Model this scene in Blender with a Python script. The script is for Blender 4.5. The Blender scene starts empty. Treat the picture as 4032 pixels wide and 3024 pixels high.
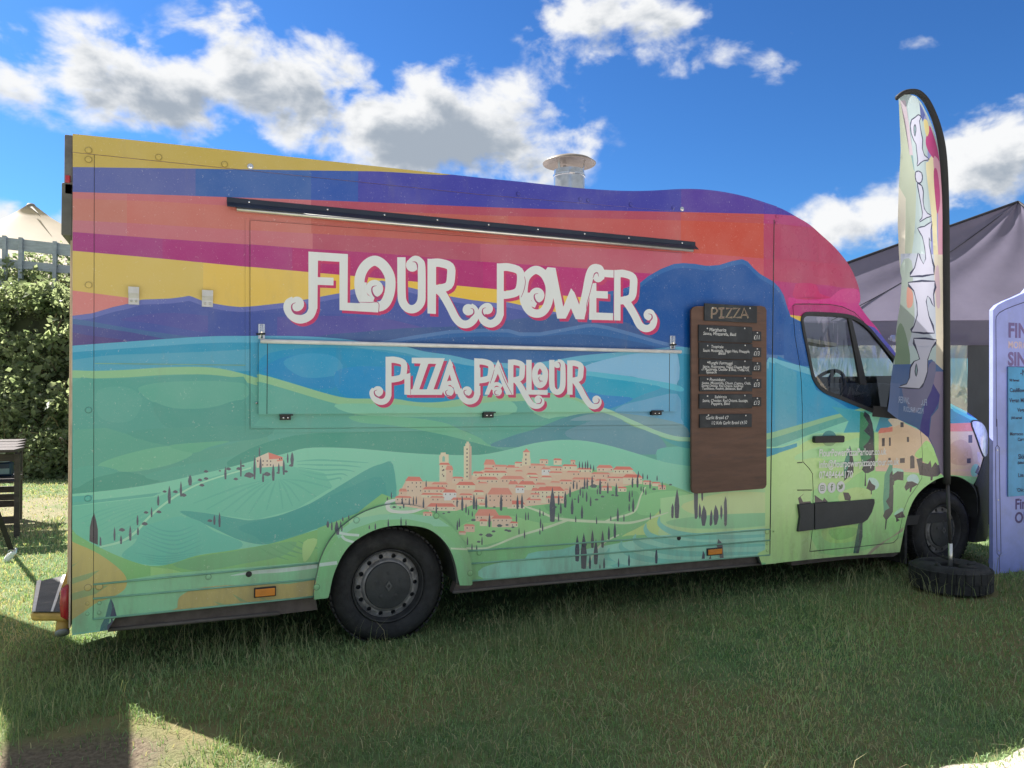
import bpy, bmesh, math, random
import numpy as np
from mathutils import Vector, Matrix
from mathutils.geometry import delaunay_2d_cdt
R_ = math.radians
random.seed(7); rng = np.random.default_rng(11)
SC = bpy.context.scene
COL = SC.collection

# ---------------------------------------------------------------- camera
F_, CX_, CY_ = 3028.0, 2016.0, 1512.0          # survey of the photograph, 4032 x 3024
YAW, PITCH, ROLL = math.atan2(F_, 7184.0), math.atan2(24.0, F_), R_(0.29)
CAM = np.array([0.0, -4.70, 1.58])
_f = np.array([math.sin(YAW)*math.cos(PITCH), math.cos(YAW)*math.cos(PITCH), math.sin(PITCH)])
_r0 = np.array([math.cos(YAW), -math.sin(YAW), 0.0]); _u0 = np.cross(_r0, _f)
_r = math.cos(ROLL)*_r0 + math.sin(ROLL)*_u0; _u = -math.sin(ROLL)*_r0 + math.cos(ROLL)*_u0
cd = bpy.data.cameras.new('camera'); cam = bpy.data.objects.new('camera', cd); COL.objects.link(cam)
cd.sensor_width = 36; cd.lens = 36*F_/4032; cd.clip_end = 3000; cd.clip_start = 0.05
cam.matrix_world = Matrix(((_r[0], _u[0], -_f[0], CAM[0]), (_r[1], _u[1], -_f[1], CAM[1]), (_r[2], _u[2], -_f[2], CAM[2]), (0, 0, 0, 1)))
SC.camera = cam

# ---------------------------------------------------------------- light
SUN_AZ, SUN_EL = math.atan2(-0.58, 0.82), R_(45)      # sun behind the truck, to its rear
SUN_DIR = Vector((math.sin(SUN_AZ)*math.cos(SUN_EL), math.cos(SUN_AZ)*math.cos(SUN_EL), math.sin(SUN_EL)))
sl = bpy.data.lights.new('sun', 'SUN'); sl.energy = 3.0; sl.angle = R_(0.53); sl.color = (1.0, 0.95, 0.88)
so = bpy.data.objects.new('sun', sl); COL.objects.link(so); so.location = (-20, 30, 40)
so.rotation_euler = (-SUN_DIR).to_track_quat('-Z', 'Y').to_euler()
vs = SC.view_settings; vs.view_transform = 'Standard'; vs.look = 'None'; vs.gamma = 1; vs.use_curve_mapping = False
vs.exposure = 2.08
SKY_STR, CLOUD_V = 0.05, 0.23

W = bpy.data.worlds.new('World'); SC.world = W; W.use_nodes = True
W.cycles.sampling_method = 'MANUAL'; W.cycles.sample_map_resolution = 256
nt = W.node_tree; nt.nodes.clear()
def N(tree, typ, **kw):
    n = tree.nodes.new(typ)
    for k, v in kw.items():
        if k == 'inp':
            for i, val in v.items(): n.inputs[i].default_value = val
        else: setattr(n, k, v)
    return n
def M_(tree, op, a, b=None, c=None, clamp=False):
    n = tree.nodes.new('ShaderNodeMath'); n.operation = op; n.use_clamp = clamp
    for i, x in enumerate((a, b, c)):
        if x is None: continue
        if isinstance(x, (int, float)): n.inputs[i].default_value = x
        else: tree.links.new(x, n.inputs[i])
    return n.outputs[0]
def V_(tree, op, a, b=None, scale=None):
    n = tree.nodes.new('ShaderNodeVectorMath'); n.operation = op
    for i, x in enumerate((a, b)):
        if x is None: continue
        if isinstance(x, (tuple, list, Vector)): n.inputs[i].default_value = x
        else: tree.links.new(x, n.inputs[i])
    if scale is not None: n.inputs['Scale'].default_value = scale
    return n.outputs['Value'] if op in ('DOT_PRODUCT', 'LENGTH') else n.outputs[0]
def SS(tree, x, a, b):
    n = tree.nodes.new('ShaderNodeMapRange'); n.interpolation_type = 'SMOOTHSTEP'; n.clamp = True
    tree.links.new(x, n.inputs[0]); n.inputs[1].default_value = a; n.inputs[2].default_value = b
    n.inputs[3].default_value = 0; n.inputs[4].default_value = 1
    return n.outputs[0]
def azel(px, py):                                    # heading and height of a cloud seen in the photograph
    d = _f + (px-CX_)/F_*_r - (py-CY_)/F_*_u; d = d/np.linalg.norm(d)
    return math.atan2(d[0], d[1]), math.asin(d[2])
# cumulus banks: x, y, half width, half height, strength
BANKS = [(560, 350, 560, 150, .70), (1080, 330, 360, 230, .64), (1740, 510, 470, 200, .68), (60, 300, 360, 110, .56),
         (330, 110, 260, 60, .20), (2400, 50, 330, 170, .56), (2880, 240, 420, 90, .42), (3540, 150, 460, 80, .22), (3900, 600, 300, 190, .58),
         (3440, 880, 300, 120, .62), (60, 860, 360, 110, .60), (1690, 30, 120, 80, .30)]
tc = N(nt, 'ShaderNodeTexCoord')
dirv = V_(nt, 'NORMALIZE', tc.outputs['Generated'])
def cloud(vec):
    s = N(nt, 'ShaderNodeSeparateXYZ'); nt.links.new(vec, s.inputs[0])
    az = M_(nt, 'ARCTAN2', s.outputs[0], s.outputs[1]); el = M_(nt, 'ARCSINE', s.outputs[2])
    acc = None
    for (x, y, w, h, st) in BANKS:
        a0, e0 = azel(x, y); k = math.cos(math.atan((x-CX_)/F_))
        da = M_(nt, 'DIVIDE', M_(nt, 'SUBTRACT', az, a0), w/F_*k*k); de = M_(nt, 'DIVIDE', M_(nt, 'SUBTRACT', el, e0), h/F_*k)
        q = M_(nt, 'MULTIPLY_ADD', da, da, M_(nt, 'MULTIPLY', de, de))
        g = M_(nt, 'MULTIPLY', M_(nt, 'EXPONENT', M_(nt, 'MULTIPLY', q, -0.9)), st)
        acc = g if acc is None else M_(nt, 'SMOOTH_MAX', acc, g, .12)
    # out of view, denser cloud is added to raise the fill light
    n0 = N(nt, 'ShaderNodeTexNoise', inp={'Scale': 2.1, 'Detail': 2.0, 'Roughness': .5}); nt.links.new(vec, n0.inputs['Vector'])
    here = azel(2016, 700)
    dd = M_(nt, 'ABSOLUTE', M_(nt, 'SUBTRACT', az, here[0]))
    out = M_(nt, 'MAXIMUM', SS(nt, dd, .72, .95), SS(nt, el, .56, .75))
    gen = M_(nt, 'MULTIPLY', M_(nt, 'MULTIPLY', SS(nt, n0.outputs[0], .31, .47), .80), out)
    acc = M_(nt, 'MAXIMUM', acc, gen)
    wv = V_(nt, 'MULTIPLY', vec, (1, 1, 1.5))
    n1 = N(nt, 'ShaderNodeTexNoise', inp={'Scale': 7.5, 'Detail': 6.0, 'Roughness': .54, 'Distortion': .25}); nt.links.new(wv, n1.inputs['Vector'])
    n2 = N(nt, 'ShaderNodeTexNoise', inp={'Scale': 24.0, 'Detail': 4.0, 'Roughness': .55, 'Distortion': .3}); nt.links.new(wv, n2.inputs['Vector'])
    nz = M_(nt, 'ADD', M_(nt, 'MULTIPLY', M_(nt, 'SUBTRACT', n1.outputs[0], .5), 1.75), M_(nt, 'MULTIPLY', M_(nt, 'SUBTRACT', n2.outputs[0], .5), .50))
    return M_(nt, 'SUBTRACT', M_(nt, 'ADD', acc, M_(nt, 'MULTIPLY', nz, M_(nt, 'MULTIPLY_ADD', SS(nt, acc, .0, .2), .85, .15))), .24)
d0 = cloud(dirv)
d1 = cloud(V_(nt, 'NORMALIZE', V_(nt, 'ADD', dirv, tuple(SUN_DIR*0.045))))
alpha = SS(nt, d0, -.05, .26)
lit = SS(nt, M_(nt, 'ADD', M_(nt, 'MULTIPLY', d1, .75), M_(nt, 'MULTIPLY', d0, .34)), .12, .46)
sky = N(nt, 'ShaderNodeTexSky', sky_type='NISHITA', sun_disc=False, sun_elevation=SUN_EL, sun_rotation=SUN_AZ % (2*math.pi), altitude=10, air_density=1.0, dust_density=0.35, ozone_density=2.2)
tint = N(nt, 'ShaderNodeMix', data_type='RGBA', blend_type='MULTIPLY', inp={0: 1.0}); nt.links.new(sky.outputs[0], tint.inputs[6]); tint.inputs[7].default_value = (0.24, 0.395, 0.53, 1)
cc = N(nt, 'ShaderNodeMix', data_type='RGBA'); nt.links.new(lit, cc.inputs[0])
v = CLOUD_V/SKY_STR
cc.inputs[6].default_value = (v*.98, v*.99, v, 1); cc.inputs[7].default_value = (v*.40, v*.46, v*.54, 1)
fin = N(nt, 'ShaderNodeMix', data_type='RGBA'); nt.links.new(alpha, fin.inputs[0]); gm = N(nt, 'ShaderNodeGamma', inp={1: 1.28}); nt.links.new(tint.outputs[2], gm.inputs[0]); nt.links.new(gm.outputs[0], fin.inputs[6]); nt.links.new(cc.outputs[2], fin.inputs[7])
bg = N(nt, 'ShaderNodeBackground', inp={1: SKY_STR}); nt.links.new(fin.outputs[2], bg.inputs[0])
wo = N(nt, 'ShaderNodeOutputWorld'); nt.links.new(bg.outputs[0], wo.inputs[0])

# ---------------------------------------------------------------- survey helpers
def ray(px, py): return _f + (px-CX_)/F_*_r - (py-CY_)/F_*_u
def onY(px, py, Y=0.0):
    d = ray(px, py); return CAM + (Y-CAM[1])/d[1]*d
def onZ(px, py, Z=0.0):
    d = ray(px, py); return CAM + (Z-CAM[2])/d[2]*d
def onX(px, py, X=0.0):
    d = ray(px, py); return CAM + (X-CAM[0])/d[0]*d
def atD(px, py, D): return CAM + D*ray(px, py)         # D metres out along the viewing axis
def pts(s): return [tuple(float(q) for q in t.split(',')) for t in s.split()]
class Fr:                                              # an enlarged cut-out of the photograph: origin and scale
    def __init__(s, ox, oy, k): s.o = (ox, oy); s.k = k
    def __call__(s, p):
        if isinstance(p, str): p = pts(p)
        return [(s.o[0]+x/s.k, s.o[1]+y/s.k) for x, y in p]
def catmull(p, n=6, closed=False):
    p = [np.array(q, float) for q in p]; out = []; m = len(p)
    for i in range(m if closed else m-1):
        p1, p2 = p[i], p[(i+1) % m]
        p0 = p[i-1] if (closed or i > 0) else 2*p1-p2
        p3 = p[(i+2) % m] if (closed or i+2 < m) else 2*p2-p1
        for j in range(n):
            t = j/n
            out.append(tuple(.5*((2*p1)+(-p0+p2)*t+(2*p0-5*p1+4*p2-p3)*t*t+(-p0+3*p1-3*p2+p3)*t**3)))
    if not closed: out.append(tuple(p[-1]))
    return out
def stroke(p, w, n=5, closed=False, smooth=True):     # outline of a brush stroke; w = half width or list
    q = catmull(p, n, closed) if smooth and len(p) > 2 else list(p)
    m = len(q); P = np.array(q)
    ws = np.full(m, w, float) if isinstance(w, (int, float)) else np.interp(np.linspace(0, 1, m), np.linspace(0, 1, len(w)), w)
    if closed: T = np.roll(P, -1, 0)-np.roll(P, 1, 0)
    else: T = np.gradient(P, axis=0)
    T /= np.maximum(np.linalg.norm(T, axis=1, keepdims=True), 1e-9); Nn = np.stack([-T[:, 1], T[:, 0]], 1)
    L = P+Nn*ws[:, None]; Rr = P-Nn*ws[:, None]
    if closed: return [tuple(x) for x in L]+[tuple(L[0])]+[tuple(Rr[0])]+[tuple(x) for x in Rr[::-1]]
    return [tuple(x) for x in L]+[tuple(x) for x in Rr[::-1]]
def ell(cx, cy, rx, ry=None, n=20, a0=0): 
    ry = rx if ry is None else ry
    return [(cx+rx*math.cos(2*math.pi*i/n+a0), cy+ry*math.sin(2*math.pi*i/n+a0)) for i in range(n)]
def inset(poly, d):
    P = np.array(poly, float); a = np.sum(P[:, 0]*np.roll(P[:, 1], -1)-np.roll(P[:, 0], -1)*P[:, 1])
    if a < 0: P = P[::-1]
    e = np.roll(P, -1, 0)-P; e /= np.maximum(np.linalg.norm(e, axis=1, keepdims=True), 1e-9)
    n = np.stack([-e[:, 1], e[:, 0]], 1); n0 = np.roll(n, 1, 0); b = n+n0
    s = np.maximum(np.sum(b*n, 1), .5)[:, None]
    return [tuple(x) for x in P+b/s*d]
def wind(poly, C):
    P = np.array(poly); x0, y0 = P[:, 0], P[:, 1]; x1, y1 = np.roll(x0, -1), np.roll(y0, -1)
    cx, cy = C[:, 0:1], C[:, 1:2]
    cr = (x1-x0)*(cy-y0)-(cx-x0)*(y1-y0)
    up = (y0 <= cy) & (y1 > cy) & (cr > 0); dn = (y0 > cy) & (y1 <= cy) & (cr < 0)
    return up.sum(1)-dn.sum(1)
def lin(h, k=1.0):
    if isinstance(h, str):
        h = h.lstrip('#'); c = [int(h[i:i+2], 16)/255 for i in (0, 2, 4)]
        h = [((x+.055)/1.055)**2.4 if x > .04045 else x/12.92 for x in c]
    return tuple(min(.92, x*k) for x in h)

# ---------------------------------------------------------------- objects
def tag(o, label=None, cat=None, group=None, kind=None):
    for k, v_ in (('label', label), ('category', cat), ('group', group), ('kind', kind)):
        if v_: o[k] = v_
    return o
def link(name, me, mt=None, parent=None, smooth=False):
    if mt is not None:
        me.materials.clear()
        for m in (mt if isinstance(mt, (list, tuple)) else [mt]): me.materials.append(m)
    if smooth: me.polygons.foreach_set('use_smooth', [True]*len(me.polygons))
    o = bpy.data.objects.new(name, me); COL.objects.link(o)
    if parent: 
        o.parent = parent; o.matrix_parent_inverse = Matrix.Translation(-Vector(parent.location)) if parent.type == 'EMPTY' else Matrix.Identity(4)
        if parent.type == 'EMPTY' and any(parent.rotation_euler): o.matrix_parent_inverse = parent.matrix_basis.inverted()
    return o
def empty(name, loc): 
    o = bpy.data.objects.new(name, None); COL.objects.link(o); o.location = loc; o.empty_display_size = .1
    return o
def mesh(name, v_, f_):
    me = bpy.data.meshes.new(name); me.from_pydata([tuple(map(float, x)) for x in v_], [], f_); me.update(); return me
class MB:
    def __init__(s): s.v = []; s.f = []
    def add(s, v_, f_):
        b = len(s.v); s.v += [tuple(map(float, x)) for x in v_]; s.f += [tuple(i+b for i in f) for f in f_]; return s
    def box(s, x0, x1, y0, y1, z0, z1):
        return s.add([(x, y, z) for x in (x0, x1) for y in (y0, y1) for z in (z0, z1)], [(0, 1, 3, 2), (4, 6, 7, 5), (0, 4, 5, 1), (2, 3, 7, 6), (0, 2, 6, 4), (1, 5, 7, 3)])
    def bar(s, a, b, w, h=None, up=(0, 0, 1)):           # square bar from a to b
        a, b = Vector(a), Vector(b); h = w if h is None else h; d = (b-a).normalized(); x = d.cross(Vector(up))
        if x.length < 1e-4: x = d.cross(Vector((1, 0, 0)))
        x.normalize(); z = x.cross(d)
        v_ = [p+x*i*w/2+z*j*h/2 for p in (a, b) for i, j in ((-1, -1), (1, -1), (1, 1), (-1, 1))]
        return s.add(v_, [(0, 1, 2, 3), (7, 6, 5, 4), (0, 4, 5, 1), (1, 5, 6, 2), (2, 6, 7, 3), (3, 7, 4, 0)])
    def tube(s, path, r, n=10, cap=True, ell_=1.0):
        P = [Vector(p) for p in path]; rs = r if isinstance(r, (list, tuple)) else [r]*len(P); v_ = []; f_ = []
        ref = Vector((0.13, .21, .97))
        for i, p in enumerate(P):
            d = (P[min(i+1, len(P)-1)]-P[max(i-1, 0)]).normalized()
            x = d.cross(ref)
            if x.length < .05: x = d.cross(Vector((1, 0, 0)))
            x.normalize(); z = x.cross(d)
            v_ += [p+(x*math.cos(2*math.pi*k/n)+z*math.sin(2*math.pi*k/n)*ell_)*rs[i] for k in range(n)]
        for i in range(len(P)-1):
            f_ += [(i*n+k, i*n+(k+1) % n, (i+1)*n+(k+1) % n, (i+1)*n+k) for k in range(n)]
        if cap: f_ += [tuple(range(n))[::-1], tuple(range((len(P)-1)*n, len(P)*n))]
        return s.add(v_, f_)
    def lathe(s, prof, c, axis='Z', n=32, cap=False):     # prof: (radius, along axis)
        v_ = []; f_ = []; m = len(prof); c = Vector(c)
        for r, h in prof:
            for k in range(n):
                a = 2*math.pi*k/n; p = (r*math.cos(a), r*math.sin(a), h)
                p = {'Z': (p[0], p[1], p[2]), 'Y': (p[0], p[2], p[1]), 'X': (p[2], p[0], p[1])}[axis]
                v_.append(c+Vector(p))
        for i in range(m-1): f_ += [(i*n+k, i*n+(k+1) % n, (i+1)*n+(k+1) % n, (i+1)*n+k) for k in range(n)]
        if cap: f_ += [tuple(range(n)), tuple(range((m-1)*n, m*n))]
        return s.add(v_, f_)
    def prism(s, poly, y0, y1, mapf=None):                # poly (x,z) swept y0..y1
        n = len(poly); v_ = [(x, y0, z) for x, z in poly]+[(x, y1, z) for x, z in poly]
        return s.add(v_, [tuple(range(n)), tuple(range(2*n-1, n-1, -1))]+[(i, i+n, (i+1) % n+n, (i+1) % n) for i in range(n)])
    def build(s, name, mt, parent=None, smooth=False, bevel=0, auto=None):
        me = mesh(name, s.v, s.f)
        bm = bmesh.new(); bm.from_mesh(me)
        bmesh.ops.recalc_face_normals(bm, faces=bm.faces)
        if bevel: bmesh.ops.bevel(bm, geom=[e for e in bm.edges if e.is_manifold and e.calc_face_angle(0) > .6], offset=bevel, segments=2, affect='EDGES', profile=.5)
        if auto is not None:
            for e in bm.edges:
                if e.is_manifold and e.calc_face_angle(0) > auto: e.smooth = False
            smooth = True
        bm.to_mesh(me); bm.free()
        return link(name, me, mt, parent, smooth)
MATS = {}
def mat(name, col, rough=.5, metal=0, var=.12, scale=8, bump=0, bscale=60, coat=0, spec=.5, trans=0, sub=None, dirt=None, vec='Object', alpha=1, two=None, stretch=None):
    if name in MATS: return MATS[name]
    m = bpy.data.materials.new(name); m.use_nodes = True; t = m.node_tree; b = t.nodes['Principled BSDF']
    col = lin(col) if isinstance(col, str) else col
    tcn = N(t, 'ShaderNodeTexCoord'); src = tcn.outputs[vec]
    if stretch: src = V_(t, 'MULTIPLY', src, stretch)
    n = N(t, 'ShaderNodeTexNoise', inp={'Scale': scale, 'Detail': 5, 'Roughness': .6}); t.links.new(src, n.inputs['Vector'])
    mx = N(t, 'ShaderNodeMix', data_type='RGBA'); t.links.new(SS(t, n.outputs[0], .3, .7), mx.inputs[0])
    c2 = lin(two) if isinstance(two, str) else (two or tuple(min(.95, c*(1+var)) for c in col))
    mx.inputs[6].default_value = (*[c*(1-var) if two is None else c for c in col], 1); mx.inputs[7].default_value = (*c2, 1)
    out = mx.outputs[2]
    if dirt:
        n2 = N(t, 'ShaderNodeTexNoise', inp={'Scale': dirt[1], 'Detail': 6, 'Roughness': .7}); t.links.new(src, n2.inputs['Vector'])
        m2 = N(t, 'ShaderNodeMix', data_type='RGBA'); t.links.new(M_(t, 'MULTIPLY', SS(t, n2.outputs[0], .5, .75), dirt[2]), m2.inputs[0])
        t.links.new(out, m2.inputs[6]); m2.inputs[7].default_value = (*dirt[0], 1); out = m2.outputs[2]
    t.links.new(out, b.inputs['Base Color'])
    b.inputs['Roughness'].default_value = rough; b.inputs['Metallic'].default_value = metal
    b.inputs['Specular IOR Level'].default_value = spec; b.inputs['Coat Weight'].default_value = coat; b.inputs['Coat Roughness'].default_value = .12
    b.inputs['Transmission Weight'].default_value = trans; b.inputs['Alpha'].default_value = alpha
    if bump:
        nb = N(t, 'ShaderNodeTexNoise', inp={'Scale': bscale, 'Detail': 4}); t.links.new(src, nb.inputs['Vector'])
        bp = N(t, 'ShaderNodeBump', inp={'Strength': bump, 'Distance': .01}); t.links.new(nb.outputs[0], bp.inputs['Height']); t.links.new(bp.outputs[0], b.inputs['Normal'])
    MATS[name] = m; return m
def translucent(m, col, f):                            # adds light passing through cloth or leaf
    t = m.node_tree; b = t.nodes['Principled BSDF']; o = t.nodes['Material Output']
    tr = N(t, 'ShaderNodeBsdfTranslucent')
    if b.inputs['Base Color'].links: 
        mm = N(t, 'ShaderNodeMix', data_type='RGBA', blend_type='MULTIPLY', inp={0: 1.0}); t.links.new(b.inputs['Base Color'].links[0].from_socket, mm.inputs[6]); mm.inputs[7].default_value = (*col, 1); t.links.new(mm.outputs[2], tr.inputs[0])
    mx = N(t, 'ShaderNodeMixShader', inp={0: f}); t.links.new(b.outputs[0], mx.inputs[1]); t.links.new(tr.outputs[0], mx.inputs[2]); t.links.new(mx.outputs[0], o.inputs[0]); return m
def glass_mat(name, col=(1, 1, 1), mixf=.12, rough=.02):
    m = bpy.data.materials.new(name); m.use_nodes = True; t = m.node_tree; t.nodes.clear(); o = N(t, 'ShaderNodeOutputMaterial')
    tr = N(t, 'ShaderNodeBsdfTransparent', inp={0: (*col, 1)}); g = N(t, 'ShaderNodeBsdfGlossy', inp={1: rough})
    fr = N(t, 'ShaderNodeLayerWeight', inp={0: .35}); tcn = N(t, 'ShaderNodeTexCoord'); nz = N(t, 'ShaderNodeTexNoise', inp={'Scale': 3.0}); t.links.new(tcn.outputs['Object'], nz.inputs[0])
    k = M_(t, 'MULTIPLY', M_(t, 'MULTIPLY_ADD', fr.outputs[0], .5, mixf), M_(t, 'MULTIPLY_ADD', nz.outputs[0], .4, .8), clamp=True)
    mx = N(t, 'ShaderNodeMixShader'); t.links.new(k, mx.inputs[0]); t.links.new(tr.outputs[0], mx.inputs[1]); t.links.new(g.outputs[0], mx.inputs[2]); t.links.new(mx.outputs[0], o.inputs[0])
    return m
def print_mat(name, rough=.32, flecks=.35, coat=.25, bump=.06, trans=None, mud=0):      # printed film: colours come with the mesh, wear from noise
    m = bpy.data.materials.new(name); m.use_nodes = True; t = m.node_tree; b = t.nodes['Principled BSDF']
    at = N(t, 'ShaderNodeVertexColor', layer_name='Col'); tcn = N(t, 'ShaderNodeTexCoord'); src = tcn.outputs['Object']
    def noise(s, d, r=.6, dist=0):
        n = N(t, 'ShaderNodeTexNoise', inp={'Scale': s, 'Detail': d, 'Roughness': r, 'Distortion': dist}); t.links.new(src, n.inputs[0]); return n.outputs[0]
    out = at.outputs[0]
    def over(fac, col, bt='MIX'):
        nonlocal out
        x = N(t, 'ShaderNodeMix', data_type='RGBA', blend_type=bt); t.links.new(fac, x.inputs[0]); t.links.new(out, x.inputs[6]); x.inputs[7].default_value = (*col, 1); out = x.outputs[2]
    over(M_(t, 'MULTIPLY', SS(t, noise(2.2, 4), .35, .7), .05), (.9, .95, .95))
    sz = N(t, 'ShaderNodeSeparateXYZ'); t.links.new(N(t, 'ShaderNodeNewGeometry').outputs['Position'], sz.inputs[0]); st_ = N(t, 'ShaderNodeTexNoise', inp={'Scale': 5.0, 'Detail': 5, 'Roughness': .7}); t.links.new(V_(t, 'MULTIPLY', src, (1, 1, .25)), st_.inputs[0])
    if mud: over(M_(t, 'MULTIPLY', M_(t, 'MULTIPLY', SS(t, sz.outputs[2], .85, .25), SS(t, st_.outputs[0], .38, .68)), mud), (.24, .21, .16))   # road dirt thrown up by the wheels
    over(M_(t, 'MULTIPLY', SS(t, st_.outputs[0], .56, .72), .12), (.30, .28, .24))        # faint rain streaks; faded areas
    over(M_(t, 'MULTIPLY', SS(t, noise(190, 2, .5, 1.5), .56, .72), flecks*.22), (.85, .85, .85))  # brushed grain
    over(M_(t, 'MULTIPLY', SS(t, noise(46, 2, .5, 2.5), .67, .73), flecks), (.9, .88, .85))     # light scuffs
    over(M_(t, 'MULTIPLY', SS(t, noise(70, 3, .7), .68, .8), .35), (.10, .08, .06))     # specks of dirt
    t.links.new(out, b.inputs['Base Color'])
    rr = N(t, 'ShaderNodeMapRange', inp={3: rough-.08, 4: rough+.12}); t.links.new(noise(7, 4), rr.inputs[0]); t.links.new(rr.outputs[0], b.inputs['Roughness'])
    b.inputs['Coat Weight'].default_value = coat; b.inputs['Coat Roughness'].default_value = .1; b.inputs['Specular IOR Level'].default_value = .3
    bp = N(t, 'ShaderNodeBump', inp={'Strength': bump, 'Distance': .004}); t.links.new(noise(120, 2), bp.inputs['Height']); bq = N(t, 'ShaderNodeBump', inp={'Strength': .35, 'Distance': .012}); t.links.new(noise(1.7, 2), bq.inputs['Height']); t.links.new(bp.outputs[0], bq.inputs['Normal'])
    t.links.new(bq.outputs[0], b.inputs['Normal']); t.links.new(bq.outputs[0], b.inputs['Coat Normal'])
    if trans: translucent(m, (1, 1, 1), trans)
    return m

def cdt_panel(name, outline, holes, shapes, mapf, mt, parent=None, base=(.3, .3, .3), rim=0.0, rimvec=(0, 1, 0), grid=0, normf=None, flip=False, rimcol=(.16, .18, .18)):
    """flat or gently curved panel cut along every edge of the printed artwork; each facet takes the colour of the top-most shape"""
    O = np.array(outline); lo, hi = O.min(0)-1e-4, O.max(0)+1e-4
    V = []; E = []
    def loop(P):
        b = len(V); V.extend(Vector((float(x), float(y))) for x, y in P); n = len(P); E.extend((b+i, b+(i+1) % n) for i in range(n))
    loop(outline)
    for h in holes: loop(h)
    use = []
    for c, P in shapes:
        A = np.asarray(P)
        if A[:, 0].max() < lo[0] or A[:, 0].min() > hi[0] or A[:, 1].max() < lo[1] or A[:, 1].min() > hi[1]: continue
        use.append((c, A)); loop(A)
    if grid:
        gx = np.arange(lo[0], hi[0], grid); gy = np.arange(lo[1], hi[1], grid)
        G = np.array([(x+rng.uniform(-.1, .1)*grid, y+rng.uniform(-.1, .1)*grid) for x in gx for y in gy])
        G = G[(wind(outline, G) != 0)]
        V.extend(Vector((float(x), float(y))) for x, y in G)
    vo, eo, fo, _, _, _ = delaunay_2d_cdt(V, E, [], 0, 2e-5)
    P = np.array([(p.x, p.y) for p in vo]); T = np.array(fo); C = P[T].mean(1)
    ok = wind(outline, C) != 0
    for h in holes: ok &= wind(h, C) == 0
    T = T[ok]; C = C[ok]; colr = np.tile(np.array(base, float), (len(T), 1))
    for c, A in use:
        a, b = A.min(0), A.max(0)
        idx = np.where((C[:, 0] >= a[0]) & (C[:, 0] <= b[0]) & (C[:, 1] >= a[1]) & (C[:, 1] <= b[1]))[0]
        if len(idx) == 0: continue
        hit = idx[wind(A, C[idx]) != 0]
        colr[hit] = c(C[hit]) if callable(c) else c
    uid, inv = np.unique(T, return_inverse=True); T = inv.reshape(T.shape); P = P[uid]
    X = np.array([mapf(*p) for p in P])
    # face winding: towards -rimvec
    a, b, c = X[T[:, 0]], X[T[:, 1]], X[T[:, 2]]; nn = np.cross(b-a, c-a); wrong = (nn@np.array(rimvec)) > 0
    if flip: wrong = ~wrong
    T[wrong] = T[wrong][:, ::-1]
    faces = [tuple(map(int, t)) for t in T]; verts = [tuple(x) for x in X]; ncol = [tuple(x) for x in colr]
    nv = len(verts)
    if rim:
        rv = np.array(rimvec)*rim
        for L in [outline]+list(holes):
            q = np.array([mapf(*p) for p in L]); b0 = len(verts); n = len(q); A2 = np.array(L)
            ar = np.sum(A2[:, 0]*np.roll(A2[:, 1], -1)-np.roll(A2[:, 0], -1)*A2[:, 1])
            verts += [tuple(x) for x in q]+[tuple(x+rv) for x in q]
            for i in range(n): faces.append((b0+i, b0+n+i, b0+n+(i+1) % n, b0+(i+1) % n)); ncol.append(rimcol)
    me = mesh(name, verts, faces)
    at = me.color_attributes.new('Col', 'FLOAT_COLOR', 'CORNER')
    lt = np.empty(len(me.polygons), int); me.polygons.foreach_get('loop_total', lt)
    cl = np.repeat(np.concatenate([np.array(ncol), np.ones((len(ncol), 1))], 1), lt, 0).astype(np.float32)
    at.data.foreach_set('color', cl.ravel())
    if normf:
        me.polygons.foreach_set('use_smooth', [True]*len(me.polygons))
        nr = [normf(*p) for p in P]+[None]*(len(verts)-nv)
        li = np.empty(len(me.loops), int); me.loops.foreach_get('vertex_index', li)
        fn = np.zeros((len(me.polygons), 3), np.float32); me.polygons.foreach_get('normal', fn.ravel()); pf = np.repeat(np.arange(len(lt)), lt)
        me.normals_split_custom_set([tuple(nr[i]) if i < nv else tuple(fn[pf[k]]) for k, i in enumerate(li)])
    return link(name, me, mt, parent)
def text_mesh(s, size, align='LEFT', shear=0, ext=0, bold=0, space=1.0, line=1.0):
    cu = bpy.data.curves.new('txt', 'FONT'); cu.body = s; cu.size = size; cu.align_x = align; cu.shear = shear; cu.extrude = ext; cu.offset = bold; cu.resolution_u = 3
    cu.space_character = space; cu.space_line = line
    o = bpy.data.objects.new('txt', cu); COL.objects.link(o)
    dg = bpy.context.evaluated_depsgraph_get(); dg.update()
    me = bpy.data.meshes.new_from_object(o.evaluated_get(dg)); bpy.data.objects.remove(o); bpy.data.curves.remove(cu)
    return me
def lettering(s, origin, ux, uz, size, mt, parent, fit=None, align='LEFT', name='lettering', jitter=0, **kw):
    me = text_mesh(s, size, align, **kw)
    n = len(me.vertices); co = np.empty(n*3); me.vertices.foreach_get('co', co); co = co.reshape(-1, 3)
    if n == 0: return None
    if fit:
        w = co[:, 0].max()-co[:, 0].min(); co[:, 0] *= fit/max(w, 1e-6)
    if jitter: co[:, 1] += jitter*np.sin(co[:, 0]*9/size*.3+len(s))
    ux, uz = np.array(ux), np.array(uz); nn = np.cross(ux, uz)
    X = np.array(origin)+co[:, :1]*ux+co[:, 1:2]*uz+co[:, 2:]*nn
    me.vertices.foreach_set('co', X.ravel()); me.update()
    return link(name, me, mt, parent)

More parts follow.
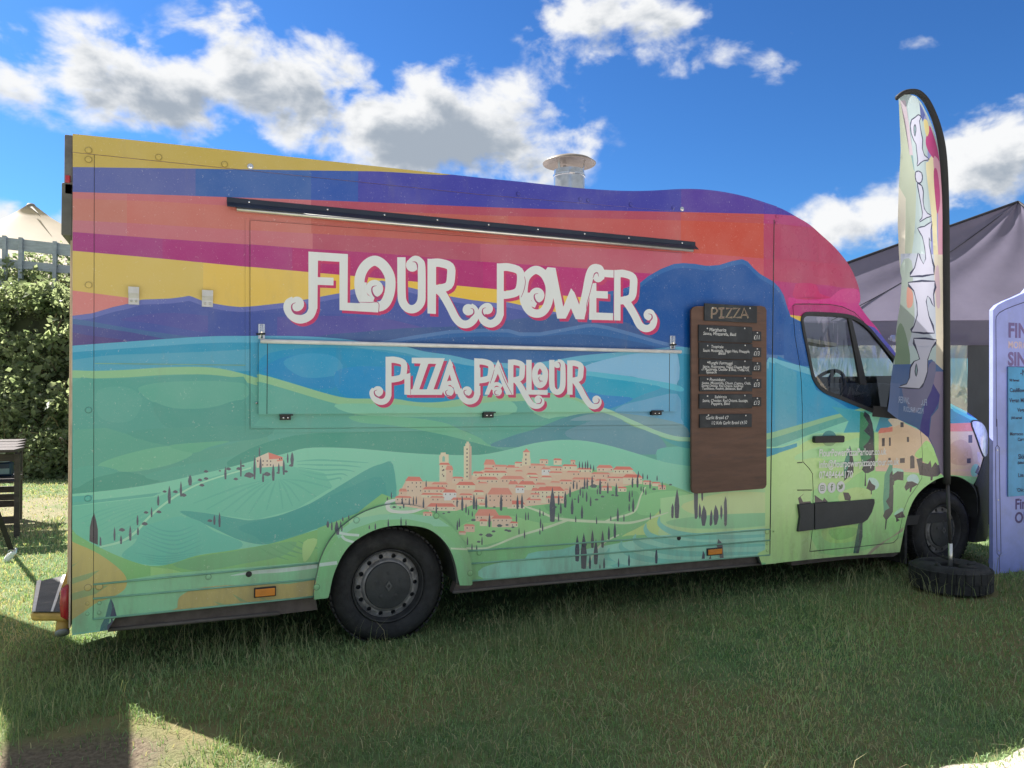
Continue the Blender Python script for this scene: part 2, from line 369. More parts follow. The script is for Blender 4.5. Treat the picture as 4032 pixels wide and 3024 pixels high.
# ================================================================ the food truck: its side surface
TW = 2.15                                               # width
def ss(a, b, x):
    t = min(1, max(0, (x-a)/(b-a))); return t*t*(3-2*t)
def S(X, Z):                                            # how far the skin lies behind the box side
    if X < 4.20: return 0.0
    k = ss(4.20, 4.80, X)
    y = .05*k + k*.075*max(0, min(Z, 2.05)-1.15)**1.2
    y += .03*max(0, X-5.3)**2 + 1.0*max(0, X-6.62)**2
    if Z > 1.9: y += ss(1.9, 2.3, Z)*.10*max(0, X-4.45)**2
    return y
def side(px, py, off=0.0):
    y = 0.0
    for _ in range(6):
        p = onY(px, py, y+off); y = S(p[0], p[2])
    return (p[0], p[2])
def sidep(P): return [side(x, y) for x, y in P]
def mapS(off): return lambda X, Z: (X, S(X, Z)+off, Z)
def normS(X, Z):
    e = .01; a = (S(X+e, Z)-S(X-e, Z))/(2*e); b = (S(X, Z+e)-S(X, Z-e))/(2*e); n = Vector((a, -1, b)); n.normalize(); return n
K_, SAT = 1.10, 1.16                                               # print colour as photographed in the shade -> paint colour
ART = []
def paint(col):
    c = np.array(lin(col)); l = c@np.array((.25, .6, .15))
    if c[1] >= c[2]*.98 and c[1] > c[0]*1.25: c = c*np.array((1.10, 1.14, 1.22))      # greens
    s_ = 1.12 if c[2] > c[1]*1.75 else 1.02 if c[1] > c[0] else 1.02
    c = (l+(c-l)*s_)*K_
    return tuple(np.clip(c*(np.maximum(c, .01)/.35)**.12, .004, .86))
def A(col, P, smooth=0, closed=True):
    if isinstance(P, str): P = pts(P)
    if smooth: P = catmull(P, smooth, closed)
    ART.append((paint(col), np.array(sidep(P))))
def band(col, top, bot, n=4):                          # strip between two curves running left to right
    t = catmull(top, n); b = catmull(bot, n); A(col, t+b[::-1])
Z0 = Fr(0, 0, .54861); ZA = Fr(0, 450, 2.0109); ZB = Fr(0, 1250, 2.0109); ZC = Fr(0, 2000, 2.0109); ZD = Fr(1000, 900, 2.212); ZE = Fr(1850, 900, 2.212)
ZF = Fr(2650, 1100, 1.844); ZG = Fr(3050, 1100, 2.7646); ZH = Fr(3032, 1600, 2.074); ZW = Fr(1200, 1950, 2.765); ZT = Fr(1450, 1700, 1.7015)
ZL = Fr(300, 1700, 1.8433); ZM = Fr(280, 1050, 3.0722); ZN = Fr(2700, 1950, 3.6867); ZR = Fr(1900, 560, 1.3825); ZK = Fr(280, 500, 1.8131)
ZQ = Fr(2550, 950, 3.0169); ZJ = Fr(1000, 1300, 1.2568); ZX = Fr(280, 1250, 2.2125); ZY = Fr(900, 1500, 1.16421); ZV = Fr(2600, 1600, 2.765)
ZP = Fr(3100, 1150, 2.765); ZU = Fr(3000, 800, 3.318); ZO = Fr(2080, 1950, 2.2571)

# ---- sky bands of the mural
L0, R0 = 200, 4000
B0 = [(L0, 657), (285, 658), (765, 664), (1107, 670), (1500, 676), (1790, 688), (1850, 640), (2100, 600), (R0, 600)]
B1 = [(L0, 752), (291, 756), (611, 766), (887, 776), (1218, 787), (1500, 798), (1900, 815), (2262, 826), (2681, 835), (3007, 843), (3110, 848), (R0, 900)]
B2 = [(L0, 778), (291, 782), (611, 793), (942, 812), (1500, 832), (1900, 848), (2681, 868), (3007, 880), (R0, 960)]
B3 = [(L0, 862), (291, 867), (556, 881), (942, 905), (1500, 936), (1900, 962), (2681, 992), (3007, 1018), (R0, 1090)]
B4 = [(L0, 908), (291, 914), (611, 938), (964, 962), (1218, 981), (1500, 999), (1850, 1028), (2302, 1058), (2501, 1074), (3000, 1104), (3142, 1115), (3271, 1125), (3377, 1138), (R0, 1180)]
B5 = [(L0, 982), (291, 988), (611, 1016), (986, 1052), (1212, 1072), (1515, 1099), (1954, 1140), (2284, 1171), (2600, 1200), (R0, 1320)]
TOP = [(L0, 400), (R0, 400)]; BOT = [(L0, 2700), (R0, 2700)]
def cut(B, a, b):
    xs = [p[0] for p in B]; ys = [p[1] for p in B]
    return [(a, float(np.interp(a, xs, ys)))]+[p for p in B if a < p[0] < b]+[(b, float(np.interp(b, xs, ys)))]
band('B9A760', TOP, B0)
for a, b, c in ((L0, 770, '626BA2'), (770, 1225, '4A69A4'), (1225, 1410, '3B5CA6'), (1410, 2681, '4A4BA0'), (2681, 3007, '5A459A'), (3007, R0, '4F3C9C')):
    band(c, cut(B0, a, b), cut(B1, a, b))
for a, b, c in ((L0, 500, 'B97A80'), (500, 1225, 'B9707A'), (1225, 2681, 'A85268'), (2681, 3007, 'B45658'), (3007, R0, 'A84A7C')):
    band(c, cut(B1, a, b), cut(B2, a, b))
for a, b, c in ((L0, 500, 'B98078'), (500, 1225, 'BC7872'), (1225, 2000, 'B4655F'), (2000, 2681, 'B65E5E'), (2681, 3007, 'BC5648'), (3007, R0, 'A84C6C')):
    band(c, cut(B2, a, b), cut(B3, a, b))
for a, b, c in ((L0, 500, 'B77A88'), (500, 1230, 'BA7480'), (1230, 1890, 'AC5A70'), (1890, 2681, 'B46276'), (2681, 3007, 'BC5A68'), (3007, R0, 'AC4A6A')):
    band(c, cut(B3, a, b), cut(B4, a, b))
for a, b, c in ((L0, 640, '9C4C84'), (640, 1150, 'A14680'), (1150, 1900, 'A63A76'), (1900, R0, 'AC3678')):
    band(c, cut(B4, a, b), cut(B5, a, b))
for a, b, c in ((L0, 800, 'CAB56E'), (800, 1300, 'D5BA68'), (1300, R0, 'E2BC58')): band(c, cut(B5, a, b), cut(BOT, a, b))
A('CB8586', ZM("-60,275 35,290 200,312 690,375 760,420 690,460 500,510 250,580 -60,640"))
# ---- purple mountains
MT = ZM("-200,640 0,597 250,565 500,490 690,448 860,397 1000,393 1200,385 1340,368 1425,352 1470,365 1580,410 1720,445 1900,475 2050,488 2212,480")+ZD("250,650 470,615 740,565 870,528 1010,470 1110,455 1200,475 1335,510 1425,533 1600,575 1900,625 2110,650")+ZE("310,640 440,668 600,700 800,740 1000,760 1300,780")
lowr = [(R0, 2600), (L0, 2600)]
A('6E77B2', MT+lowr); dn = lambda P, d: [(x, y+d) for x, y in P]
A('5562A2', dn(MT, 20)+lowr)
A('5C5FA0', ZM("600,640 1000,690 1500,780 1900,820 2212,840 2212,700 1700,600 1100,560"), 4)
band('4E5EA0', ZD("-400,720 300,740 900,760 1500,840"), ZD("-400,1000 300,1000 900,1000 1500,1000"))
band('5E5C9E', ZD("200,770 600,760 1100,780 1500,870"), ZD("200,1000 600,960 1100,930 1500,890"))
A('54709E', ZM("0,625 200,655 700,745 1300,830 1480,852 1140,880 700,905 300,760 0,690"))
A('575A94', ZM("0,690 330,735 700,790 1140,872 700,905 300,940 -60,960"))
A('5E5288', ZM("0,790 200,830 600,880 700,905 300,935 -60,960"))
# ---- blue mountain
BM_ = ZE("1000,720 1100,600 1200,550 1330,525 1480,470")+ZQ("0,415 150,330 300,272 430,260 560,268 700,292 850,282 1000,235 1120,212 1190,240 1260,320 1340,390 1480,470 1580,575 1620,650 1690,890 1810,950 2300,1010")
A('3A6AA6', BM_+[(3700, 1280), (3700, 2600), (1900, 2600), (1900, 1300)])
A('1F589A', dn(BM_, 19)[:-4]+ZQ("1600,690 1680,930 1810,975 2300,1030")+[(3700, 1300), (3700, 2600), (1900, 2600), (1900, 1300)])


# ---- lower blue hills over the hatch
A('4A6394', ZD("620,930 900,905 1300,870 1800,850 2212,800 2500,760 2900,740 3400,900 3400,1200 620,1000"), 3)
HB = ZD("960,995 1100,985 1400,930 1700,885 2000,872 2212,876")+ZE("430,905 600,905 800,870 1000,832 1080,828 1200,850 1400,905 1600,965 1760,1005 2000,1070")
A('5F80AE', HB+[(3500, 1420), (3500, 1900), (1300, 1900)])
A('3F6CA2', dn(HB, 14)+[(3500, 1430), (3500, 1900), (1300, 1900)])
A('3A6296', ZE("-700,1010 -300,960 100,940 500,950 900,920 1300,960 1500,1060 -700,1060"), 3)

# ---- cyan hills
CY = [(L0, 1370), (291, 1361), (378, 1354), (508, 1345), (651, 1335), (768, 1327), (882, 1323), (1000, 1323)]+ZD("100,935 400,938 620,950 800,965 960,990 1130,1003 1300,1028 1470,1072 1700,1105 1905,1150 2050,1165 2212,1175")+ZE("450,1180 700,1150 950,1108 1200,1085 1500,1060 1790,1030 2000,1050")
tail = [(3800, 1500), (3800, 2700), (L0, 2700)]
CYc = CY+[(2900, 1398), (3020, 1425), (3120, 1437), (3250, 1450)]
A('66ACCB', catmull(CYc, 3)+tail)
A('3F9BBF', catmull(dn(CYc, 26), 3)+tail)
band('5FA6C2', [(L0, 1430), (420, 1400), (620, 1392), (800, 1385), (985, 1375)], [(L0, 1500), (420, 1470), (700, 1470), (985, 1460)])
A('2F93BE', ZD("60,1130 200,1070 500,1040 900,1050 1200,1090 1500,1140 1900,1200 2212,1230 2212,1500 1000,1500 500,1420 60,1280"), 3)
A('1F8DC0', ZD("80,1250 180,1150 400,1110 640,1250 700,1380 500,1390 300,1330"), 4)
A('3A9CC8', ZD("250,1160 450,1090 700,1120 760,1250 560,1300 380,1280"), 4)
A('1790C4', ZD("700,1250 1000,1200 1300,1260 1300,1460 800,1470"), 4)
A('86B8DC', ZE("1000,1190 1300,1110 1600,1070 1785,1050 1785,1370 1400,1290 1000,1250"), 4)  # pale reflection on the flap, painted into the print

A('5AB6D0', ZE("930,1240 1200,1265 1500,1310 1820,1370 1820,1420 1500,1350 1200,1310 930,1290"), 4)
A('10A2C4', ZE("930,1290 1200,1310 1500,1350 1640,1385 1500,1440 1350,1500 1150,1560 980,1480"), 4)
A('1E8AC4', ZE("950,1420 1150,1450 1400,1480 1180,1570 1030,1540"), 4)
A('6AA8CC', ZE("1250,1570 1500,1490 1800,1440 1830,1650 1830,1750 1250,1750"), 3)
# ---- cab: blue then cyan bands behind the post
A('2C7FB4', [(3060, 1400), (3110, 1425), (3160, 1440), (3260, 1460), (3400, 1520), (3400, 1800), (3060, 1800)])
A('74B7CE', ZG("-60,850 130,900 390,970 420,1010 390,1050 250,1010 100,985 -60,960"), 3)
A('3F9FC4', ZG("-60,900 130,960 390,1040 450,1200 800,1400 1300,1500 1300,1800 -60,1900"))


A('56A4BE', ZG("0,900 240,1010 240,1700 0,1700"))
# ---- green hills at the left
GH = [(L0, 1458)]+ZX("25,460 200,465 500,455 800,435 1100,430 1300,445 1500,490 1620,525")+ZD("40,1268 300,1340 600,1430 800,1475 1000,1480 1200,1480 1400,1510 1600,1510 1800,1480 2000,1455")+ZE("300,1440 650,1430 820,1440 980,1500 1150,1560 1400,1650 1700,1760 1830,1830 2200,1880")
A('8DB58E', catmull(GH, 3)+tail); A('62A294', catmull(dn(GH, 30), 3)+tail)
A('7FB79E', ZD("700,1530 1200,1530 1600,1560 1900,1530 2212,1500 2212,1620 1500,1640 900,1620"), 4)
A('86BBA0', ZE("500,1440 820,1470 1000,1540 1150,1600 1150,1660 700,1660 500,1560"), 4)
A('5C9C90', ZX("25,560 300,540 700,520 1100,495 1400,520 1530,560 1530,1010 25,1010"), 3)
A('66A493', ZX("590,610 750,570 1100,552 1400,562 1525,590 1525,700 1200,785 900,790 720,740 620,670"), 4)
A('62A093', ZX("230,640 420,600 560,640 620,740 520,900 300,900 220,800"), 4)
A('57988C', ZX("700,740 900,795 1200,790 1450,720 1525,760 1525,1000 900,1000"), 3)
A('63A18F', ZX("25,980 300,960 700,1080 1060,1180 1400,1100 1700,1010 1800,1300 25,1540"))
A('5A9A8C', ZX("480,1010 850,1118 1100,1092 1400,1080 1700,1040 1700,950 900,960"), 3)
A('72AE92', ZX("230,1290 480,1190 850,1120 1060,1180 900,1270 640,1330 440,1342"), 4)
A('6AAA8E', ZX("850,1118 1100,1090 1380,1078 1200,1130 1060,1180"), 3)
A('569A88', ZX("25,1480 200,1400 400,1350 520,1350 640,1380 780,1420 600,1470 25,1560"), 3)
A('62A492', ZX("640,1380 900,1300 1300,1230 1650,1160 1650,1300 1000,1420 790,1425"), 3)
A('62A492', ZX("25,1330 205,1290 420,1340 200,1400 25,1490"), 3)
# hills under the hatch
A('4F9886', ZY("60,330 300,250 600,235 900,230 1060,225 1130,250 1230,310 1300,330 900,360 60,400"), 4)
A('6FAF90', ZY("560,160 800,165 980,190 1060,222 1140,255 1220,305 1000,250 760,205 600,190"), 4)
A('5FA392', ZY("930,165 1100,190 1250,200 1400,190 1500,165 1560,165 1600,180 1450,215 1320,240 1210,295 1140,250 1050,205"), 4)
A('5A97A4', ZY("1205,300 1290,255 1400,222 1560,160 1700,150 1800,200 1700,290 1500,300"), 4)
A('6F9DAE', ZY("1540,240 1640,190 1740,160 1860,210 1970,250 2000,330 1800,330 1640,290"), 4)
A('7FA6B4', ZY("1560,180 1700,145 1900,160 2080,200 2110,255 2040,255 1950,225 1840,185 1700,180"), 3)
A('9CC3A8', stroke(ZY("1680,125 1760,150 1850,190 1960,236 2050,262 2140,268"), 8))
A('6FB4A4', ZY("1960,330 2000,305 2115,300 2160,310 2160,420 2000,420"), 3)
A('559FA0', ZY("1990,262 2060,276 2160,280 2160,310 2060,300"), 3)
# front hill
FH = [(L0, 1952)]+ZX("25,1535 200,1520 500,1485 800,1435 1100,1370 1400,1300 1600,1245")+ZY("250,335 350,308 480,305 620,312 800,328 980,338 1150,338 1280,315 1400,285 1520,270 1640,275 1760,300 1880,335 2000,372 2115,390 2200,400")
A('86C3A9', catmull(FH, 3)+tail)
A('6CB2A0', catmull(dn(FH, 19), 3)[70:]+[(2900, 1900), (2900, 2600), (1400, 2600)])
A('76BAA2', ZL("-60,545 200,515 600,470 900,350 1200,270 1500,230 1600,260 1800,300 1860,400 1600,560 1300,640 1000,600 700,700 0,900"))
band('66AE9C', ZL("-60,510 200,488 620,440"), ZL("-60,540 200,508 560,468"))
A('62AEA0', ZX("-10,1560 190,1545 190,1600 -10,1610"))
for y in range(7):                                      # ploughed rows at the left
    A('6FB6A0', stroke(ZL([(0+y*40, 640+y*22), (180+y*50, 575+y*10), (420+y*28, 510+y*12)]), [1.5, 3.2, 1]))
A('5AA598', ZL("750,580 950,592 1150,628 1300,640 1600,570 1900,400 2100,280 2212,235 2300,240 2300,560 2000,600 1650,740 1400,815 1200,790 1000,700"), 4)
A('52A096', ZL("1180,690 1500,600 1900,440 2212,330 2212,600 1800,690 1400,800 1300,760"), 4)
A('6FB8A4', ZL("470,700 640,640 760,615 900,650 1000,720 1200,800 1150,860 900,890 700,960 480,960 330,900 430,800"), 4)
for i in range(6): A('66B0A0', stroke(ZL([(520-i*14, 670+i*26), (620, 715+i*30), (740, 722+i*32), (860+i*12, 680+i*27)]), [1, 3, 3, 1]))
for i in range(4): A('66B0A0', stroke(ZL([(430+i*40, 880+i*22), (640, 905+i*18), (900-i*30, 875+i*18)]), [1, 3, 1]))
for ex, ey in ((850, 520), (945, 565), (1055, 582), (1150, 584), (1255, 592), (1380, 570), (1500, 560), (1570, 540), (1622, 505), (1740, 470), (1850, 410)):
    sx, sy = 1450+(ex-1350)*.12, 345; A('6DB49E', stroke(ZL([(sx, sy), ((sx*.55+ex*.45), sy*.55+ey*.45-14), (ex, ey)]), [1, 4.2, 2.2]))
for i in range(5): A('6DB49E', stroke(ZL([(1600+i*6, 215+i*22), (1760+i*10, 205+i*36), (1960-i*12, 215+i*30), (2120-i*50, 225+i*32)]), [1, 3.4, 3, 1]))
A('A4D2B2', stroke(ZL("170,838 330,795 440,720 500,650 560,590 660,510 760,445 900,375 1080,315 1270,262"), [4, 5, 4, 4, 3, 3]))
# near green slopes
A('86B87C', ZL("-80,700 0,745 150,830 350,920 540,975 700,955 870,900 1100,865 1400,815 1650,740 1880,670 2010,615 2300,480 2300,1400 -80,1400"), 3)
A('7AAE80', ZL("700,965 900,905 1130,870 1400,818 1600,800 1500,900 1200,960 900,1010"), 3)
for i in range(5): A('74A97C', stroke(ZL([(1330+i*70, 840-i*12), (1420+i*70, 890-i*14), (1540+i*60, 930-i*20)]), [1, 4, 1]))
A('9CC486', ZL("540,980 700,1000 900,1060 1100,1050 1100,1130 540,1130")); A('A8C88A', ZL("1650,800 1750,780 1700,900 1650,940"), 3)
A('8FC19A', [(200, 2330), (640, 2260), (1260, 2210), (1260, 2400), (200, 2500)])
A('C6B97C', ZC("480,210 580,270 740,340 880,430 980,520 1005,590 980,650 900,700 750,760 480,880"), 3)
A('C2B47C', ZC("1405,790 1410,730 1440,690 1550,640 1800,612 2300,600 2600,560 2600,740 1405,830"), 3)
for s in ("560,475 640,412 600,440 560,455", "560,560 790,492 700,560 560,605", "560,680 700,640 860,612 760,680 560,735", "1840,680 1960,745 1900,740", "1690,740 1790,765 1740,770", "2040,700 2150,740 2120,745"): A('95A878', ZC(s))
A('54525C', ZC("745,40 762,100 775,170 775,292 742,278 708,262 712,150 728,80")); A('5E5A62', ZC("745,60 745,280 712,262 716,150"))
A('5B858C', ZC("790,225 802,240 804,300 786,296"))
A('4F8188', ZC("878,715 900,760 920,855 870,870 850,975 790,975 800,930 835,860 860,760")); A('4A5470', ZC("876,720 905,780 925,862 890,880 900,900 870,975 850,975 850,930 880,900 875,850 890,790"))
A('BFD8C4', stroke(ZL("1120,1045 1300,1020 1500,1005 1720,978 2000,930"), [1, 7, 8, 8, 9]))
# ---- hill with the town
TH = ZT("-60,540 60,490 130,455 300,400 800,300 1500,250 1800,320 1990,345 2100,385 2212,430 2330,470 2400,480")
A('82B982', TH+[(3700, 2100), (3700, 2700), (1250, 2700), (1250, 2080)])
A('94C488', ZT("600,640 900,560 1150,610 1330,600 1180,650 900,730 700,760"), 4); A('74AE7A', ZT("1180,500 1340,380 1600,400 1800,400 1780,500 1600,580 1330,575"), 4)
A('8FC48C', ZT("1820,440 1960,400 2100,400 2160,440 2000,530 1880,560 1800,540"), 4)
A('9CC59E', ZW("880,95 1130,95 1280,130 1100,180 930,190 700,230 470,330 470,270 640,170"))
A('8FC2A2', ZW("330,400 560,240 800,200 1100,190 1400,220 1560,330 1400,330 1150,300 900,310 600,420 400,560"))
A('84B987', ZW("150,720 330,480 500,360 800,260 1100,250 1350,300 1600,500 1750,760 1800,980 1600,1000 1500,600 1000,340 500,560 240,1120 80,1120"))
A('B6CC86', ZT("1990,500 2150,440 2300,440 2600,400 2700,500 2700,700 1850,690 1700,700 1850,620"), 3)
A('A9CE9A', ZV("0,1000 300,960 700,900 1250,740 1480,700 1480,1300 1200,1340 0,1420"))
A('BFD398', ZV("250,1060 700,940 1200,940 1500,980 1500,1170 900,1175 500,1190 300,1150"), 3)
A('92C294', ZV("60,1260 300,1210 700,1175 1500,1160 1500,1250 900,1320 500,1330 200,1310"), 3)
A('B4D39A', ZV("60,1290 250,1325 600,1345 1190,1310 1190,1330 300,1390 0,1420 0,1300"), 3)
A('9CCBB4', ZV("-1700,1720 0,1405 600,1370 1200,1325 1500,1330 1500,1620 0,1900 -1700,2000"))
for i, p in enumerate(("1165,190 1170,260 1290,330 1500,365 1800,372 2212,352", "1045,250 1045,310 1110,370 1340,425 1800,445 2212,440", "955,345 950,400 1060,460 1340,515 1700,520 2100,510", "830,400 830,470 960,545 1200,585 1500,585", "720,470 700,560 780,620 900,632")):
    A('84BFAC', stroke(ZO(p), [2, 9, 12, 12, 8, 4]))
A('84BFAC', ZO("0,520 300,480 460,430 430,520 200,640 0,660"), 3); A('92C8B0', ZO("-400,640 0,560 500,560 800,600 500,660 0,710 -400,740"), 3)
A('B3D18C', ZV("1060,1600 1250,1500 1450,1380 1480,1360 1480,1700 1060,1700")); A('A9CC86', ZH("-40,1160 120,1100 300,1000 300,1300 -40,1300"))
A('8FC0A8', ZH("-40,900 60,890 220,860 220,1010 -40,1060")); A('A6CCB4', ZH("-40,740 220,720 220,860 -40,890"))
RD = 'CBDDC0'
for p, w in (("1050,500 1150,535 1230,570 1330,590 1480,600 1600,605 1750,610 1900,575 2010,540", [5, 8, 7, 9, 9, 8, 8, 6, 3]), ("1858,370 1825,430 1795,520 1740,555 1640,580 1580,605", [4, 5, 6, 7, 7, 6]), ("1340,590 1200,640 1000,700 850,760 760,782 540,775", [8, 8, 7, 6, 6, 6]), ("1680,690 1600,730 1520,800 1470,900", [4, 6, 6, 5])):
    A(RD, stroke(ZT(p), [x/1.7 for x in w]))
A('D5E4D6', stroke(ZT("195,452 130,475 125,510 170,530 280,530 365,505"), [4, 8, 8, 6, 6, 4])); A('BFD8C4', stroke(ZW("350,395 450,415 580,425"), 5)); A('BFD8C4', stroke(ZW("390,430 430,470 520,500"), 5)); A('BFD8C4', stroke(ZW("150,745 340,722"), 7))
# ---- the town
PE, RF, WI = 'E6CDBB', 'DC8F84', '6A5A62'
A('DDC3AE', ZT("185,455 250,330 470,335 640,310 700,290 780,250 1000,225 1100,218 1400,245 1500,275 1780,265 1840,335 1700,370 1500,355 1320,420 1300,475 1050,500 950,500 700,490 590,530 400,520 200,490"))
H_ = """250,300,362,435,30 475,205,548,332,16 520,225,568,332,30 562,300,640,345,12 700,265,772,300,14 775,185,852,245,35 775,240,840,266,12 770,260,930,300,14 840,220,938,262,14 925,222,1010,255,18 980,200,1035,235,10 1065,212,1190,265,14 1147,183,1207,217,8 1240,178,1298,222,12 1355,188,1388,218,10 1215,230,1300,260,10
1300,218,1400,260,12 1160,238,1222,290,14,1 1210,265,1300,290,10 1400,240,1500,270,12 1330,262,1420,290,10 1530,222,1640,268,20 1640,232,1775,280,22 1495,270,1620,310,14 1600,300,1720,340,10 1705,285,1838,350,22 1365,305,1520,345,14 1280,320,1370,350,12 1060,275,1135,305,12 985,255,1035,280,10 1080,300,1140,330,10 1160,295,1230,320,10
885,295,1047,340,22 725,300,870,345,20 590,335,718,385,22 425,338,535,380,14 365,368,525,410,18 500,385,592,460,22,1 205,380,260,440,20 180,430,290,490,12 355,410,500,440,12 415,430,510,470,12 610,412,700,450,12 705,390,775,425,14 735,335,800,360,10 940,330,1005,380,22 1005,330,1120,390,24 985,360,1047,410,14,1 1095,375,1140,420,20
1125,365,1315,480,30 1120,340,1190,370,14 1060,440,1160,490,18 930,460,1050,515,26 800,375,965,505,45 555,440,700,490,16 395,478,585,530,24 715,518,875,600,45 825,560,965,640,22 745,585,800,632,14 640,618,715,672,14 605,665,655,690,10 950,600,1003,637,12 355,530,420,558,10 1560,362,1635,395,12 1670,368,1732,402,10 1520,315,1600,350,14
1190,430,1310,480,14 740,480,795,500,8 1220,330,1285,352,10 1840,325,1900,355,10 1900,335,1960,365,10 1940,355,1995,388,12 1085,410,1150,450,10 730,440,780,468,8 1315,380,1340,420,8"""
for i, h in enumerate(H_.split()):
    q = [float(x) for x in h.split(',')]; x0, y0, x1, y1, r = q[:5]; w = x1-x0
    A('DDE3E6' if len(q) > 5 else ('E2C8B6', 'E9D3BD', 'DFC0AE')[i % 3], ZT([(x0+2, y0+r-2), (x1-2, y0+r-2), (x1-2, y1), (x0+2, y1)]))
    k = min(w*.16, r) if w > 40 else 3
    A(('DD8C80', 'D98478', 'E0988A')[i % 3], ZT([(x0-3, y0+r), (x0+k, y0), (x1-k, y0+2), (x1+3, y0+r+1)]))
    nx = int(w//26); rows = max(1, int((y1-y0-r)//30))
    for a in range(nx):
        for b in range(rows):
            if (a*7+b*3+i) % 5 == 0: continue
            xx = x0+w*(a+.6)/nx; yy = y0+r+8+b*26
            if yy+9 < y1: A(WI, ZT([(xx-3, yy), (xx+3, yy), (xx+3, yy+9), (xx-3, yy+9)]))
for p in ("640,320 640,98 650,96 650,80 658,78 658,66 675,66 675,78 684,82 684,96 692,98 692,320", "475,208 475,160 485,150 485,140 518,138 520,150 538,152 540,208", "1030,226 1030,180 1036,178 1037,135 1083,135 1084,180 1088,182 1088,226"): A('E8D2BA', ZT(p))
A('C9B5A6', ZT("676,82 684,82 684,96 692,98 692,320 672,320")); A('8CB5A4', ZT("496,200 496,172 506,160 514,172 514,200")); A(RF, ZT("1034,137 1060,112 1086,137"))
for y in (112, 138, 164, 190, 216, 242, 268, 294): A(WI, ZT([(658, y), (666, y), (666, y+11), (658, y+11)]))
for x, y in ((1056, 148), (1056, 180), (1056, 205), (505, 250), (505, 290)): A(WI, ZT([(x-4, y), (x+4, y), (x+4, y+12), (x-4, y+12)]))
for x, y, w in ((165, 500, 14), (205, 505, 9), (705, 592, 18), (880, 630, 20), (840, 668, 14), (755, 690, 14), (810, 695, 26), (740, 738, 14), (925, 660, 14), (945, 665, 16), (970, 640, 12), (930, 625, 12), (1440, 378, 16), (1530, 455, 14), (1570, 435, 14), (1638, 425, 12), (1665, 428, 14), (1915, 385, 14), (2025, 355, 12), (1385, 452, 9), (1250, 505, 16), (540, 540, 12), (505, 548, 10), (1510, 365, 26), (845, 505, 10)):
    A('5A6A70', ZT([(x-w*.5, y+w*.4), (x-w, y), (x-w*.5, y-w*.5), (x+w*.2, y-w*.55), (x+w, y-w*.1), (x+w*.5, y+w*.4)]))
CYP = """388,322,370 155,400,450 128,435,462 228,435,508 303,430,490 322,430,488 275,440,490 370,440,512 456,480,545 595,440,505 630,428,530 655,478,545 708,415,520 724,440,525 790,410,510 890,415,530 1000,422,520 1030,415,515 672,510,560 697,530,570 812,545,640 1234,370,605 1320,395,510 1276,412,492 1290,470,550 1150,510,570 1172,530,565 1055,535,595 1072,535,592 993,545,605 1155,575,645 1168,608,668 1150,650,690 1047,655,715 1010,640,690 1366,440,555 1432,488,582 1408,415,480 1352,360,440 1390,560,608 1530,565,620 1672,505,600 1748,475,535 1775,440,538 1890,538,590 1955,512,552 1713,550,602 1625,560,598 2038,480,580 2068,385,580 1500,290,370 1553,310,420 1605,335,415 1375,320,385 1398,330,388 1450,305,385 1467,305,385 1662,340,430 1770,300,375 1804,285,375 1888,320,382 1970,330,388 1420,365,430 1463,395,470 1490,430,500 1438,390,445 1535,370,420 1828,362,398 1843,365,410 1860,385,425 665,700,760 695,745,795 727,755,800 762,700,760 597,590,660 610,575,640 1400,690,870 1444,675,920 1502,655,780 1525,715,890 1570,660,778 1612,630,725 1652,605,712 1485,820,920 1580,838,920 1552,885,920 1677,845,910 1747,818,900 1930,775,885 1415,195,245 1435,198,250 1455,195,250 1470,188,250 1490,215,255 1510,220,265 1810,260,305 1840,275,320 1870,285,320 1935,290,330 1275,540,600 125,575,640 210,565,625 243,580,625 38,610,650 1750,392,470 1768,390,440 1210,445,480"""
for c in CYP.split():
    x, a, b = (float(v_) for v_ in c.split(',')); w = max(4.5, (b-a)*.085)
    A('515C6C' if b < 620 else '4A5568', ZT([(x, a), (x+w*.6, a+(b-a)*.25), (x+w, a+(b-a)*.6), (x+w*.7, b-3), (x, b), (x-w*.8, b-5), (x-w, a+(b-a)*.55), (x-w*.5, a+(b-a)*.22)]))
for s in ("365,940 410,945 408,1200 392,1228 375,1220 368,1100", "445,945 465,945 466,1010 455,1035 447,1010", "428,1055 442,1110 445,1190 430,1228 416,1190 418,1100", "472,1075 500,1140 505,1210 485,1300 455,1300 442,1210 455,1140", "555,1122 568,1170 568,1270 552,1305 536,1290 540,1190", "602,1070 630,1140 635,1210 615,1285 590,1295 577,1220 585,1130", "662,1070 678,1120 676,1190 662,1240 652,1190 653,1110", "708,978 722,1020 728,1150 724,1290 705,1310 694,1280 693,1050", "630,1445 665,1480 680,1520 690,1660 650,1660 640,1580 615,1520", "465,1570 485,1610 484,1660 450,1660", "545,1620 556,1660 530,1660", "134,1055 148,1100 145,1190 130,1220 118,1190 120,1100", "185,900 203,1010 205,1120 195,1200 175,1222 158,1180 158,1060"): A('5A5F6E', ZV(s))
for s in ("1418,1550 1425,1670 1400,1670 1408,1600", "1575,1500 1580,1660 1500,1670 1530,1570"): A('557F86', ZV(s))
